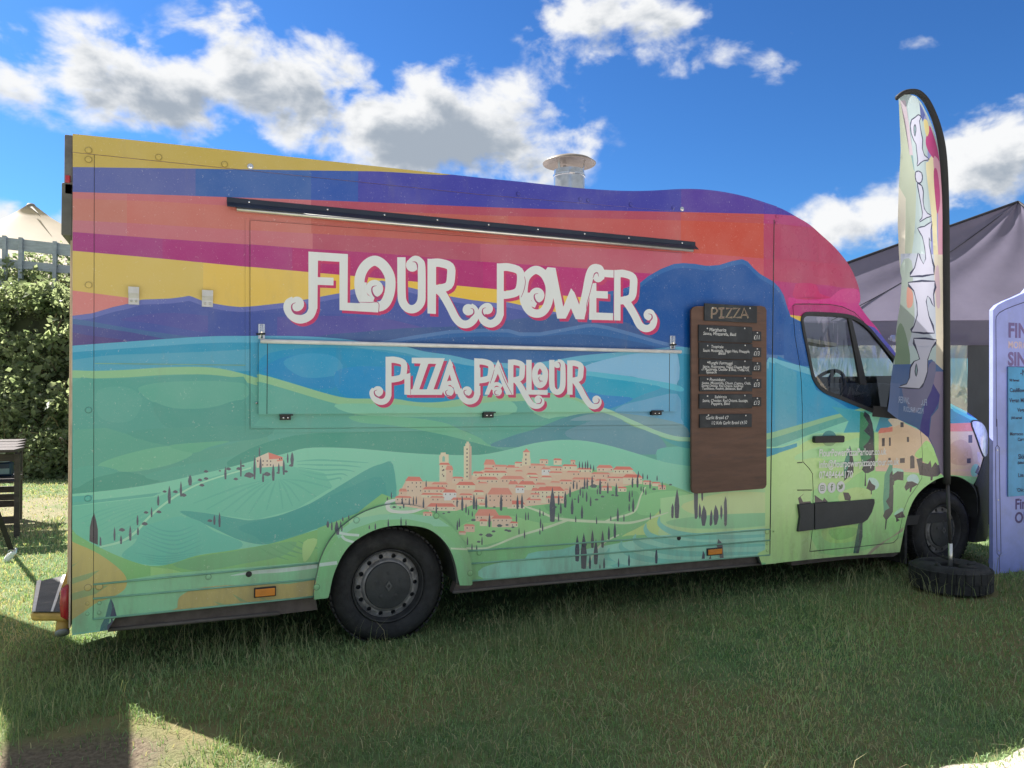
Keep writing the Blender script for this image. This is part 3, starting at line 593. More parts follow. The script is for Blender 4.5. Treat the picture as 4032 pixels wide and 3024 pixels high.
# farm on the hill and its trees
A('E4CEC0', ZL("1303,190 1395,150 1500,185 1500,250 1310,262")); A('DD8A80', ZL("1395,150 1500,185 1495,195 1400,200")); A('DD9A8C', ZL("1455,205 1500,195 1500,210 1458,216"))
for x, y in ((1318, 212), (1357, 212), (1386, 212), (1411, 214), (1477, 198), (1490, 194), (1354, 240), (1386, 240), (1411, 240)): A(WI, ZL([(x-4, y-5), (x+4, y-5), (x+4, y+6), (x-4, y+6)]))
for c in "1294,170,345,9 1338,178,305,9 1430,232,355,11 1470,225,305,8 1506,200,312,9 1535,152,225,7 1567,145,240,13 1356,295,365,8 1195,192,325,7 1083,250,345,9 826,310,390,15 760,358,470,9 676,390,522,12 595,458,535,9 547,545,620,7 445,602,678,8 392,678,790,10 325,750,815,9 278,688,790,8 448,690,750,8 1040,582,692,9 1003,602,675,9 1826,645,695,11 1855,648,715,7 1890,645,740,14 1920,640,715,6 1935,615,650,6 1978,600,635,5 2118,668,700,5 2162,655,700,6 176,762,825,7 1330,110,180,6".split():
    x, a, b, w = (float(v_) for v_ in c.split(',')); A('626878', ZL([(x, a), (x+w*.7, a+(b-a)*.25), (x+w, a+(b-a)*.6), (x+w*.7, b), (x-w*.6, b), (x-w, a+(b-a)*.6), (x-w*.6, a+(b-a)*.25)]))
for x, y, w in ((1105, 270, 20), (1180, 268, 20), (1210, 248, 14), (1158, 343, 18), (1255, 315, 38), (1385, 308, 28), (1465, 298, 14), (1522, 288, 16), (1560, 245, 18), (942, 288, 18), (898, 350, 18), (942, 340, 18), (912, 388, 20), (1043, 284, 10), (720, 436, 20), (642, 434, 16), (778, 460, 24), (600, 582, 20), (507, 586, 18), (497, 668, 24), (332, 712, 24), (970, 646, 20)):
    A('6A6A78', ZL([(x-w, y+w*.2), (x-w*.6, y-w*.4), (x, y-w*.6), (x+w*.7, y-w*.3), (x+w, y+w*.2), (x+w*.2, y+w*.55)]))

# ---- cab print
A('C83C86', ZU("1300,1300 1900,1900 1500,1900")); A('C23A8A', ZG("150,330 215,260 600,265 740,290 870,350 985,480 1080,520 1340,840 1400,700 1000,200 150,200"))
A('B8306E', ZU("430,1090 480,1045 700,1060 760,1180 900,1240 440,1250"), 3); A('C44A8C', ZU("1060,1120 1250,1130 1270,1300 900,1270 960,1180"), 3)
A('5A58AE', ZG("985,490 1090,525 1400,860 1400,980 1290,860 1100,640"))
A('2C5FA0', ZG("150,330 180,425 290,468 330,700 370,950 240,930 100,870 100,500"))
GL = ZH("-40,420 100,370 220,330 330,270 560,225 740,212 900,215 1200,210 1700,200 1900,220")
A('9CCBA0', catmull(ZH("-40,330 100,325 220,285 330,230 480,215 740,210"), 3)+ZH("740,250 480,262 330,300 220,345 100,370 -40,425"))
A('3FA0BA', ZH("-40,345 100,335 220,300 220,345 100,385 -40,440"))
A('B2D28E', catmull(GL, 3)+ZH("1900,1400 -40,1400"))
A('A6CE96', ZH("220,395 400,330 600,290 740,260 740,420 600,500 400,420 220,440"), 3); A('9CCB86', ZH("600,640 700,560 830,500 940,520 1100,560 1400,530 1700,520 1700,760 1000,1100 400,1200 340,700"), 3)
A('B4D688', ZH("560,720 700,660 830,700 780,800 600,800"), 3); A('A8CE80', ZH("420,1020 620,960 740,1000 680,1100 480,1110"), 3); A('8EBE74', ZH("480,1010 700,990 680,1060 540,1090"), 3)

A('4FA8B8', ZH("500,0 740,40 740,212 600,215 640,120")); A('4A9AB8', ZH("900,80 990,100 1200,210 1000,210 860,205"))
# villa
A('DEC2A6', ZH("885,200 1080,130 1210,190 1900,190 1900,510 880,520")); A('E6D0BC', ZH("960,110 1010,170 1100,130 1060,60"))
A('DC8A7A', ZH("880,222 900,178 1000,170 1000,205")); A('DB8878', ZH("1440,130 1660,120 1690,205 1440,205")); A('CFAF98', ZH("1470,320 1560,270 1640,330 1640,470 1470,460"), 3); A('E0BFAE', ZH("860,490 1000,505 1400,520 1720,505 1720,530 860,530"))
for p in ("912,260 936,258 936,325 912,327", "970,255 985,255 985,322 970,324", "1117,250 1134,250 1134,290 1117,292", "964,422 985,420 985,440 964,440", "1060,424 1100,421 1100,461 1060,463", "1143,508 1143,410 1160,398 1178,412 1180,505", "1620,235 1652,233 1652,297 1620,299", "1608,426 1640,423 1640,463 1608,465", "1064,130 1090,130 1090,170 1064,170"): A('4A4048', ZH(p))
A('A5D27C', ZH("1180,400 1230,330 1280,280 1340,340 1390,440 1380,500 1310,500 1240,440"), 3); A('8FC9A8', ZH("1640,520 1665,475 1700,480 1690,560 1650,570"), 3)
A('46404A', ZH("1195,430 1240,420 1245,460 1290,470 1310,440 1320,500 1350,455 1370,480 1410,470 1400,540 1370,570 1330,575 1325,605 1310,605 1310,575 1220,560 1210,500")); A('3A3A44', ZH("1675,540 1700,480 1715,500 1700,560"))
# cypresses of the cab
A('43845F', ZH("735,45 800,60 850,210 850,500 760,520 725,330")); A('37404A', ZH("770,40 810,70 835,140 845,220 845,300 858,440 850,520 800,545 780,545 785,650 770,652 775,545 748,515 770,480 790,440 830,415 760,330 800,290 820,250 765,200 790,170 805,140 762,75"))
A('4A8A78', ZH("650,318 668,420 640,520 605,610 600,470")); A('37424C', ZH("655,320 680,440 682,540 640,580 600,612 620,540 645,480 650,400"))
A('5A9A7C', ZH("980,465 1000,480 1005,640 1000,800 985,880 930,890 922,760 935,560")); A('40464C', ZH("975,560 998,520 1008,700 1003,860 985,890 955,925 945,1005 937,1005 942,925 922,895 940,850 975,830 945,775 970,740 975,660"))
A('B4DCC0', ZH("805,585 860,590 890,640 860,680 800,640"), 3); A('46404A', ZH("810,595 830,630 860,650 855,680 830,690 830,718 822,718 822,690 785,670 795,640"))
A('A8D6B8', ZH("1000,505 1080,515 1085,560 1020,560"), 3); A('46404A', ZH("1000,560 1040,530 1090,535 1088,605 1040,600 1015,610 1010,645 1002,640 1005,610"))
A('B4DCC8', ZH("1115,600 1145,558 1195,560 1215,610 1180,650"), 3); A('46404A', ZH("1097,660 1115,615 1160,612 1210,635 1160,665 1150,700 1140,700 1140,665 1110,690"))
A('A4D2B0', ZH("1010,880 1050,840 1085,830 1090,870 1040,890"), 3); A('46404A', ZH("1015,892 1080,855 1105,905 1040,915 1060,930 1030,945 1028,915"))
A('46404A', ZH("280,710 250,740 270,780 330,775 340,800 240,800 228,750")); A('46404A', ZH("362,722 400,750 430,770 440,745 470,775 465,790 365,790")); A('46404A', ZH("595,702 640,705 660,740 655,770 610,765"))
A('2F6A5A', ZH("720,960 755,945 755,1060 725,1200 680,1200 700,1080")); A('2A4A55', ZH("735,960 755,945 750,1070 722,1200 700,1200 730,1130 725,1060"))
A('B2AE94', ZH("790,1210 860,1140 1000,1060 1090,985 1085,1020 960,1090 850,1180 820,1210"))
A('E6C8C4', ZH("1690,370 1740,380 1725,480 1700,450")); A('3E8FA0', ZH("1440,0 1720,130 1480,140 1440,125")); A('4FB0B0', ZH("1480,0 1600,60 1740,135 1640,110 1500,40"))

# ---- lettering of the truck
PINK, WHITE, SHAD = 'B6436E', 'D3D8EA', (22/2.212, 25/2.212)
def word(glyphs, fr):
    """glyphs: list of outline polygons in enlarged coordinates; first the drop shadow, then the letters"""
    for P in glyphs: A(PINK, [(x+SHAD[0], y+SHAD[1]) for x, y in fr(P)])
    for P in glyphs: A(WHITE, fr(P))
def gap(fr, s, w): A('A04A78', stroke(fr(s), [x/2.212 for x in w]))
st = lambda s, w, **k: stroke(pts(s), w, **k)
def bowl(x0, x1, y0, y1, t, s=0):                      # D-shaped bowl of a P or R
    m = (y0+y1)/2; r = (y1-y0)/2-t
    return stroke([(x0, y0+t), (x0+(x1-x0)*.35, y0+t), (x0+(x1-x0)*.78, y0+t+r*.28), (x1-t, m), (x0+(x1-x0)*.72, y1-t-r*.25), (x0+(x1-x0)*.3, y1-t), (x0, y1-t)], t, n=4)
FL = [pts("472,203 815,225 812,648 1080,657 1078,732 742,712 742,292 555,281 553,425 690,430 690,497 552,492 550,700 472,690"), st("512,640 508,705 475,765 400,792 330,762 293,700 302,650 345,628", 37), ell(372, 658, 62, 64),
      st("1050,282 1120,320 1172,400 1185,480 1172,580 1130,660 1060,682 985,660 932,580 915,480 930,390 980,315", 44, closed=True), ell(1046, 524, 76), st("955,470 950,540 975,600 1040,625", 24),
      st("1280,252 1282,560 1292,640 1325,688 1370,704 1415,688 1450,640 1457,560 1455,340 1440,290 1400,268 1360,290", [36, 36, 36, 36, 36, 36, 36, 34, 34, 32, 30, 26]), ell(1375, 320, 56, 58),
      pts("1507,265 1582,268 1580,745 1507,740"), bowl(1545, 1748, 265, 562, 36), st("1590,530 1640,575 1700,680 1755,785 1810,832 1870,828 1918,780 1918,710 1880,672", [34, 36, 34, 34, 34, 34, 32, 30, 24]), ell(1862, 708, 50)]
word(FL, ZD)
for s, w in (("362,646 332,662 328,700 355,736 405,742 440,712", [1, 5, 7, 10, 10, 3]), ("1065,498 1030,510 1024,545 1045,590 1090,608 1112,590", [1, 5, 6, 8, 9, 2]), ("905,642 1000,645 1080,648 1082,735", [2, 3, 3, 3]), ("1375,292 1402,294 1418,318 1420,366", [1, 5, 6, 2]), ("1880,695 1905,705 1908,740 1870,772 1838,765", [1, 4, 6, 7, 2])): gap(ZD, s, w)
PW = [pts("230,305 290,306 290,760 230,755"), st("260,700 256,752 228,805 175,830 118,805 95,750 105,700 140,668", [30, 32, 34, 34, 34, 32, 28, 22]), ell(146, 698, 50), bowl(258, 472, 305, 612, 34),
      st("575,362 640,400 682,480 690,560 672,660 630,725 575,742 515,718 470,640 462,540 478,440 520,385", 36, closed=True), ell(578, 582, 66), st("500,560 510,640 570,672", 22), pts("672,338 740,345 742,400 690,420 640,380"),
      pts("672,345 740,345 770,500 828,785 755,785 720,600"), pts("775,785 830,785 920,600 875,522 800,700"), pts("875,522 905,560 995,792 915,790 850,640"), pts("930,720 990,792 1070,440 1020,390"),
      st("965,740 1005,560 1030,420 1055,355 1090,338 1125,355", [34, 34, 32, 30, 28, 26]), ell(1112, 402, 54, 68), st("1085,330 1130,345 1148,395 1140,440", 22), pts("1045,480 1095,475 1095,795 1032,795 1035,600"), pts("1090,545 1195,548 1195,612 1090,606"), pts("1032,730 1240,738 1240,800 1032,795"), pts("1160,360 1248,364 1246,430 1170,424"),
      pts("1245,362 1306,365 1305,802 1245,800"), bowl(1275, 1450, 362, 660, 33), st("1320,610 1370,660 1430,760 1475,845 1530,872 1580,850 1598,790 1580,740", [30, 33, 32, 32, 32, 30, 28, 22]), ell(1556, 752, 50)]
word(PW, ZE)
for s, w in (("135,690 110,700 105,735 130,765 175,772", [1, 4, 6, 7, 2]), ("590,566 560,575 556,605 575,640 612,652", [1, 4, 6, 7, 2]), ("470,420 478,470 465,540 440,600", [2, 3, 3, 2]), ("1248,362 1246,800", [2.5, 2.5]), ("1068,430 1080,395 1105,388 1115,420", [2, 5, 5, 1]), ("1070,440 1040,560 1010,680 1030,790", [3, 3, 3, 2]), ("1545,742 1575,752 1578,785 1548,812 1520,815", [1, 4, 6, 6, 2])): gap(ZE, s, w)
PZ = [pts("1135,1118 1186,1120 1186,1460 1135,1455"), st("1160,1420 1156,1465 1130,1500 1085,1508 1040,1480 1018,1430 1035,1395", [25, 26, 26, 26, 26, 24, 18]), ell(1068, 1418, 46), bowl(1160, 1322, 1118, 1340, 27),
      pts("1298,1275 1350,1256 1350,1450 1298,1445"), pts("1362,1126 1530,1128 1515,1180 1362,1174"), pts("1518,1128 1648,1130 1625,1182 1510,1178"), pts("1446,1150 1522,1130 1418,1425 1352,1447"), pts("1585,1145 1648,1130 1542,1425 1476,1447"), pts("1352,1400 1632,1400 1622,1448 1352,1448"),
      pts("1692,1136 1720,1190 1622,1448 1600,1400 1668,1190"), pts("1692,1136 1800,1440 1760,1440 1740,1440 1668,1200"), st("1640,1400 1665,1355 1700,1345 1730,1370", 18), ell(1680, 1416, 46), st("1770,1400 1800,1470 1850,1505 1905,1490 1928,1440 1929,1380", 26), ell(1840, 1416, 42), pts("1903,1130 1956,1134 1956,1450 1903,1440")]
word(PZ, ZD)
for s, w in (("1062,1405 1038,1418 1045,1450 1080,1470 1115,1455", [1, 4, 6, 6, 2]), ("1675,1405 1655,1420 1665,1450 1700,1458", [1, 4, 5, 2]), ("1838,1405 1815,1415 1822,1445 1855,1458", [1, 4, 5, 2]), ("1352,1260 1352,1446", [2, 2])): gap(ZD, s, w)
PP = [bowl(46, 195, 1135, 1346, 26), pts("230,1143 255,1200 150,1447 112,1445 200,1210"), pts("230,1143 352,1447 300,1447 205,1210"), st("170,1400 195,1360 230,1355 262,1380", 16), ell(222, 1418, 40),
      pts("315,1143 362,1143 362,1447 315,1445"), bowl(338, 462, 1143, 1342, 24), st("380,1320 420,1370 470,1460 520,1530 570,1545 608,1520 610,1480", [22, 25, 25, 25, 24, 22, 16]), ell(580, 1488, 36), pts("473,1145 520,1145 520,1405 660,1406 658,1448 473,1445"),
      st("592,1190 630,1230 637,1280 625,1340 592,1366 560,1340 548,1280 556,1225", 25, closed=True), ell(592, 1302, 32), st("695,1145 695,1350 710,1405 742,1425 775,1405 790,1350 790,1200 775,1165 745,1155", [23, 24, 24, 24, 24, 24, 22, 20, 16]), ell(744, 1184, 32),
      pts("828,1150 875,1150 875,1447 828,1445"), bowl(850, 970, 1150, 1345, 24), st("885,1320 930,1380 985,1480 1035,1540 1080,1545 1105,1510 1098,1470", [22, 25, 25, 25, 24, 22, 16]), ell(1082, 1490, 36)]
word(PP, ZE)
for s, w in (("218,1408 200,1420 206,1445 235,1450", [1, 4, 4, 2]), ("590,1475 606,1490 595,1520 560,1525", [1, 4, 5, 2]), ("595,1290 582,1300 590,1325 615,1330", [1, 3, 4, 2]), ("745,1168 762,1172 768,1195 766,1220", [1, 4, 4, 2]), ("1092,1478 1106,1492 1095,1518 1060,1525", [1, 4, 5, 2]), ("196,1230 180,1290 160,1350", [2, 3, 2]), ("240,1200 290,1330 350,1445", [1, 3, 2])): gap(ZE, s, w)

# ================================================================ ground sheets (large structure first)
GRASSCOL = dict(a=(.085, .115, .045), b=(.14, .15, .06))
def ground_mat():
    m = bpy.data.materials.new('meadow_ground'); m.use_nodes = True; t = m.node_tree; b = t.nodes['Principled BSDF']
    tcn = N(t, 'ShaderNodeTexCoord'); src = tcn.outputs['Object']
    def noise(s, d, r=.6):
        n = N(t, 'ShaderNodeTexNoise', inp={'Scale': s, 'Detail': d, 'Roughness': r}); t.links.new(src, n.inputs[0]); return n.outputs[0]
    def mix(f, a, c):
        x = N(t, 'ShaderNodeMix', data_type='RGBA'); t.links.new(f, x.inputs[0])
        for i, q in ((6, a), (7, c)):
            if isinstance(q, tuple): x.inputs[i].default_value = (*q, 1)
            else: t.links.new(q, x.inputs[i])
        return x.outputs[2]
    g = mix(SS(t, noise(3.5, 6), .35, .65), (.11, .19, .08), (.20, .26, .12))
    g = mix(M_(t, 'MULTIPLY', SS(t, noise(60, 4), .5, .7), .3), g, (.24, .25, .13))
    far = mix(SS(t, noise(.6, 4), .42, .62), g, (.26, .225, .11))
    g = mix(SS(t, noise(.25, 3), .4, .6), g, far)
    # worn, bare earth beside the rear of the truck
    p = V_(t, 'SUBTRACT', src, (-.50, -1.08, 0)); p = V_(t, 'MULTIPLY', p, (1.6, 2.1, 0)); dl = V_(t, 'LENGTH', p)
    bare = SS(t, M_(t, 'ADD', dl, M_(t, 'MULTIPLY', noise(5, 5), 1.1)), 1.5, 1.05)
    earth = mix(SS(t, noise(40, 6, .7), .35, .65), (.15, .115, .085), (.27, .21, .155))
    g = mix(bare, g, earth)
    # trodden patch of pale earth behind the truck
    p = V_(t, 'SUBTRACT', src, (-3.2, 6.6, 0)); p = V_(t, 'MULTIPLY', p, (.42, .36, 0)); dl = V_(t, 'LENGTH', p)
    g = mix(M_(t, 'MULTIPLY', SS(t, M_(t, 'ADD', dl, M_(t, 'MULTIPLY', noise(1.6, 6), 1.3)), 1.75, 1.25), .75), g, (.36, .30, .20))
    t.links.new(g, b.inputs['Base Color']); b.inputs['Roughness'].default_value = .95; b.inputs['Specular IOR Level'].default_value = .15
    bp = N(t, 'ShaderNodeBump', inp={'Strength': .8, 'Distance': .03}); t.links.new(noise(35, 6, .7), bp.inputs['Height']); t.links.new(bp.outputs[0], b.inputs['Normal'])
    return m
gx = [-400, -60, -20, -8, -4, -2, 0, 2, 4, 6, 8, 12, 20, 60, 400]
def gz(x, y): return .0
gv = [(x, y, 0) for x in gx for y in gx]; n_ = len(gx)
tag(link('ground', mesh('ground', gv, [(i*n_+j, (i+1)*n_+j, (i+1)*n_+j+1, i*n_+j+1) for i in range(n_-1) for j in range(n_-1)]), ground_mat()), kind='structure')
edge = catmull([(-14, -3.6), (-6, -3.35), (-2, -3.1), (0, -2.95), (1.2, -2.80), (2.2, -2.66), (2.8, -2.48), (3.4, -2.42), (4.4, -2.3), (6, -2.3), (9, -2.2), (16, -2.3)], 40)
edge = [(x, y+.03*math.sin(x*5)+.02*math.sin(x*13+1)) for x, y in edge]
edge = [(-60, -4.5)]+edge+[(60, -4)]
bk = [(x, -60) for x, y in edge]; ne = len(edge)
sandm = mat('dry_sand', (.56, .50, .42), .95, var=.14, scale=9, bump=.7, bscale=90, spec=.1, dirt=((.25, .2, .14), 30, .6))
tag(link('sand_path', mesh('sand_path', [(x, y, .004) for x, y in edge+bk], [(i, i+1, ne+i+1, ne+i) for i in range(ne-1)]), sandm), kind='structure')

# ================================================================ the food truck itself
VIN = print_mat('printed_vinyl_wrap', rough=.34, flecks=.24, coat=.24, mud=.45)
VING = print_mat('printed_vinyl_gloss', rough=.26, flecks=.16, coat=.38, bump=.02, mud=.4)
dark = mat('dark_shell', (.035, .04, .045), .7); black = mat('black_plastic', (.022, .024, .028), .55, bump=.15, bscale=300)
rubber = mat('tyre_rubber', (.028, .029, .032), .85, var=.35, scale=14, bump=.3, bscale=120, dirt=((.10, .095, .085), 9, .35))
roofm = mat('white_grp_roof', (.55, .52, .55), .5, var=.1); steel = mat('brushed_steel', (.62, .62, .62), .28, 1, var=.12, scale=20); chrome = mat('bright_steel', (.8, .8, .82), .14, 1)
alu = mat('aluminium_rail', (.74, .74, .73), .32, .85, var=.06); undr = mat('brown_underrail', (.12, .10, .095), .75, var=.25, scale=12, dirt=((.16, .13, .1), 5, .6))
amber = mat('amber_lens', (.75, .26, .03), .22, coat=.6, bump=.25, bscale=500); redl = mat('red_lens', (.42, .012, .03), .18, coat=.8, var=.15, bump=.2, bscale=260)
whitep = mat('grey_white_paint', (.62, .63, .66), .5, var=.08, scale=25)
glass = glass_mat('clear_glass', (.90, .94, .94), .11)
truck = empty('food_truck', (2.8, 1.0, 0))
tag(truck, 'pizza food truck wrapped in a sunset and hill town mural, parked on the grass', 'food truck')

ROOF = [(286, 527), (500, 549), (700, 570), (1100, 613), (1500, 657), (1800, 690), (1900, 701), (2081, 719), (2262, 739), (2406, 749.5), (2500, 752), (2587, 749.5), (2681, 744), (2768, 746), (2855, 757), (2949, 778), (3058, 813)]
FAIR = [(3058, 813), (3130, 850), (3190, 886), (3241, 931), (3301, 989), (3347, 1050), (3374, 1110), (3385, 1150), (3387, 1184), (3381, 1198)]
SCREEN = [(3381, 1198), (3412, 1243), (3453, 1292), (3484, 1337), (3535, 1402), (3595, 1478)]
BONN = [(3595, 1478), (3660, 1530), (3742, 1588), (3800, 1618), (3856, 1658)]
NOSE = [(3884, 1690), (3900, 1760), (3905, 1850), (3908, 2000), (3905, 2090), (3850, 2132)]
FARCH = ZH("1700,1000 1705,800 1690,700 1640,630 1560,582 1480,568 1380,588 1290,640 1210,712 1150,812 1110,940 1085,1060 1060,1190")
RARCH = ZW("1660,960 1648,880 1620,740 1560,580 1460,450 1330,360 1180,325 1020,318 850,340 680,400 520,500 420,610 340,760 290,900 255,1080")
BOTT = [(3530, 2176), (3326, 2191), (3060, 2217), (2998, 2222), (2985, 2190), (2400, 2237), (1860, 2287)]
BOT2 = [(1290, 2346), (900, 2385), (457, 2429), (425, 2482), (283, 2502)]
def sp(P): return sidep(P)
roofS, fairS, scrS, bonS, nosS = map(lambda P: catmull(sp(P), 4), (ROOF, FAIR, SCREEN, BONN, NOSE))
body = roofS[:-1]+fairS[:-1]+scrS[:-1]+bonS+nosS+catmull(sp(FARCH), 3)+sp(BOTT)+catmull(sp(RARCH), 3)+sp(BOT2)
body = [(max(x, -.565), z) for x, z in body]
WIN_O = catmull(sp(ZP("148,300 165,248 225,222 400,226 560,236 680,255 780,300 900,400 1000,520 1100,640 1180,730 1203,790 1195,870 1160,1100 1132,1290 1125,1350 1095,1368 1050,1355 900,1298 700,1218 560,1160 425,1108 340,1045 290,975 258,890 205,620 155,360")), 3, True)
WIN_I = inset(WIN_O, .028)
def band_strip(P, ya, yb, name, mt, parent, closed=False):
    v_ = []; 
    for x, z in P: s = S(x, z); v_ += [(x, s+ya, z), (x, TW-s-yb, z)]
    n = len(P); f_ = [(2*i, 2*i+1, 2*i+3, 2*i+2) for i in range(n-1)]
    if closed: f_.append((2*n-2, 2*n-1, 1, 0))
    return link(name, mesh(name, v_, f_), mt, parent)
HOLE = inset(WIN_O, .012)
cdt_panel('side_backing', body, [HOLE], [], mapS(.016), mat('grey_backing', (.24, .26, .26), .7), truck, base=(.03, .03, .03), grid=.06)
def mapFar(X, Z): return (X, TW-S(X, Z), Z)
farm = mat('far_side_wrap', lin('5C9A98', 1.0), .4, var=.2, scale=2)
fo = cdt_panel('far_side', body, [HOLE], [], mapFar, farm, truck, flip=True)
i0 = len(roofS)-1+len(fairS)-1; i1 = i0+len(scrS)-1
band_strip(body[:i0+1], .012, 0, 'roof', roofm, truck); band_strip(body[i0:i1+1], .02, .02, 'windscreen', glass, truck)
band_strip(body[i1:]+body[:1], .014, 0, 'underbody', dark, truck)
tw_ = MB()
for q in (0, 1):
    y0 = TW-.001
cdt_panel('far_window', HOLE, [], [], lambda X, Z: (X, TW-S(X, Z)-.01, Z), glass, truck)

def panel(name, P, off=0.0, mt=None, holes=(), gapw=.0022, grid=0, rim=.012, curved=False, base=(.3, .4, .4), px=True, rimcol=(.16, .18, .18), shapes=None):
    o = sp(P) if px else P
    o = inset(o, gapw) if gapw else o
    return cdt_panel(name, o, [(sp(h) if px else h) for h in holes], ART if shapes is None else shapes, mapS(off), mt or VIN, truck, base, rim, (0, 1, 0), grid, normS if curved else None, rimcol=rimcol)
SEAM = [(3063, 867), (3048, 866), (1900, 767), (433, 615), (286, 600)]
panel('roof_cap', catmull(ROOF, 3)+SEAM, off=-.004, rim=.02, gapw=.0008, rimcol=lin('C9A7C8'))
panel('corner_post', [(286, 600), (371, 609), (368, 2302), (366, 2440), (457, 2429), (425, 2482), (283, 2502)], off=-.002, gapw=.0009)
archline = ZW("1800,800 1780,690 1740,580 1670,455 1570,335 1440,225 1290,145 1130,102 880,102 640,178 470,280 335,405 235,545 165,705 140,760")
panel('side_panel', [(371.6, 609), (433, 615), (1900, 767), (3047, 864), (3031, 2083), (2750, 2104), (1836, 2170)]+archline[1:-1]+[(1283, 2215), (368.4, 2300)], gapw=.0009)
panel('skirt_panel', [(368, 2302), (1300, 2213), (1290, 2274), (367, 2356)]); panel('skirt_panel', [(367, 2358), (1290, 2276), (1290, 2346), (457, 2429), (366, 2438)])
panel('skirt_panel', [(1830, 2171), (2750, 2105), (3031, 2085), (3031, 2126), (2000, 2207), (1845, 2219)]); panel('skirt_panel', [(1845, 2221), (2000, 2209), (3031, 2128), (3031, 2184), (2700, 2210), (2000, 2274), (1845, 2288)])
panel('front_post', [(3048, 862), (3072, 872), (3068, 1160), (3056, 2218), (2998, 2223), (2986, 2190), (3031, 2186), (3033, 2083)], off=-.005, rim=.008, gapw=.0008)
arch_o = ZW("92,1120 95,1000 130,830 160,700 230,540 330,400 470,272 640,172 880,97 1130,97 1300,140 1450,220 1580,330 1680,450 1750,580 1790,700 1805,820 1805,955 1790,968 1670,968")
arch_i = ZW("1650,890 1622,740 1562,580 1462,450 1332,360 1182,325 1020,318 850,338 680,398 520,498 420,608 340,758 290,898 252,1080 232,1105")
ao = catmull(arch_o[:-3], 3)+arch_o[-3:]; ai = catmull(arch_i, 3)
panel('wheel_arch', ao+ai, off=-.035, rim=.06, gapw=0)
# thin mouldings along the skirt joints
mld = mat('painted_moulding', lin('7FB5A0', 1.0), .35, var=.15, coat=.3)
for P in ([(368, 2301), (1262, 2216)], [(367, 2357), (1240, 2280)], [(366, 2438), (1232, 2349)], [(1842, 2170), (2750, 2104.5), (3031, 2084)], [(1852, 2219), (2000, 2208), (3031, 2127)], [(1856, 2287), (2000, 2275), (2700, 2211), (3031, 2185)]):
    q = [side(*p) for p in P]; b = MB(); b.tube([(x, -.003, z) for x, z in q], .0055, 8); b.build('joint_moulding', mld, truck, True)
for P, w in (([(373, 1431), (966, 1438)], .004), ([(368, 1003), (371, 2300)], 0)):
    if w: q = [side(*p) for p in P]; MB().bar((q[0][0], -.0005, q[0][1]), (q[1][0], -.0005, q[1][1]), .004, .005).build('joint_moulding', mld, truck)
# large lifting hatch with its frame, and the counter flap
HO = [(984, 868), (2050, 948), (2692, 998), (2690, 1672), (984, 1688)]
panel('hatch_frame', [(966, 862), (2050, 940), (2706, 992), (2704, 1686), (966, 1705)], off=-.004, holes=[[(982, 866), (2050, 945), (2693, 996), (2691, 1674), (982, 1690)]], gapw=0)
panel('serving_hatch', HO, off=-.011, rim=.02)
FLAP = [(1016, 1346), (2658, 1388), (2654, 1620), (1014, 1632)]
flap = panel('counter_flap', FLAP, off=-.034, rim=.024, rimcol=lin('3A6A78'))
q0, q1 = side(1026, 1343, -.05), side(2682, 1385, -.05)
b = MB(); b.tube([(q0[0], -.047, q0[1]), (q1[0], -.047, q1[1])], .0125, 10); b.build('flap_rail', mat('white_rail', (.78, .78, .80), .35), truck, True)
for x, s in ((1034, 0), (2640, 0)):
    pass
q = [side(1052, y, -.036) for y in (1352, 1630)]; MB().box(q[0][0], q[0][0]+.0035, -.0352, -.034, q[1][1], q[0][1]).build('flap_joint', dark, truck)
q = [side(2636, y, -.036) for y in (1392, 1620)]; MB().box(q[0][0], q[0][0]+.0035, -.0352, -.034, q[1][1], q[0][1]).build('flap_joint', dark, truck)
def latch(x0, y0, x1, y1):
    a = onY(x0, y1, -.03); c = onY(x1, y0, -.03); b = MB()
    b.box(a[0], c[0], -.022, -.010, a[2], c[2]); o = b.build('latch', chrome, truck, bevel=.002)
    m = (a[0]+c[0])/2; MB().tube([(m, -.03, a[2]+.004), (m, -.03, c[2]-.004)], .007, 8).build('latch_bolt', chrome, o, True)
    zz = a[2]+(c[2]-a[2])*.3; MB().tube([(m-.03, -.032, zz), (m+.02, -.036, zz+.004)], .006, 8).build('latch_lever', black, o, True)
latch(1017, 1275, 1044, 1334); latch(2641, 1322, 2662, 1374)
for x0, y0, x1, y1 in ((1103, 1634, 1145, 1654), (1904, 1624, 1943, 1645), (2567, 1618, 2604, 1635)):
    a = onY(x0, y1, -.04); c = onY(x1, y0, -.04); b = MB(); b.box(a[0], c[0], -.045, -.012, a[2], c[2]); b.box(a[0]-.002, c[0]+.012, -.052, -.012, c[2]-.004, c[2]+.004); o = b.build('flap_bracket', black, truck)
    for k in (.3, .72): MB().lathe([(.006, 0), (.006, -.003), (.003, -.0045), (.0, -.005)], (a[0]+(c[0]-a[0])*k, -.045, a[2]+(c[2]-a[2])*.45), 'Y', 10).build('screw', chrome, o, True)
a = onY(1010, 1587, -.02); MB().lathe([(.006, 0), (.008, -.012), (.004, -.018), (0, -.019)], (a[0], -.012, a[2]), 'Y', 10).build('stop_pin', chrome, truck, True)
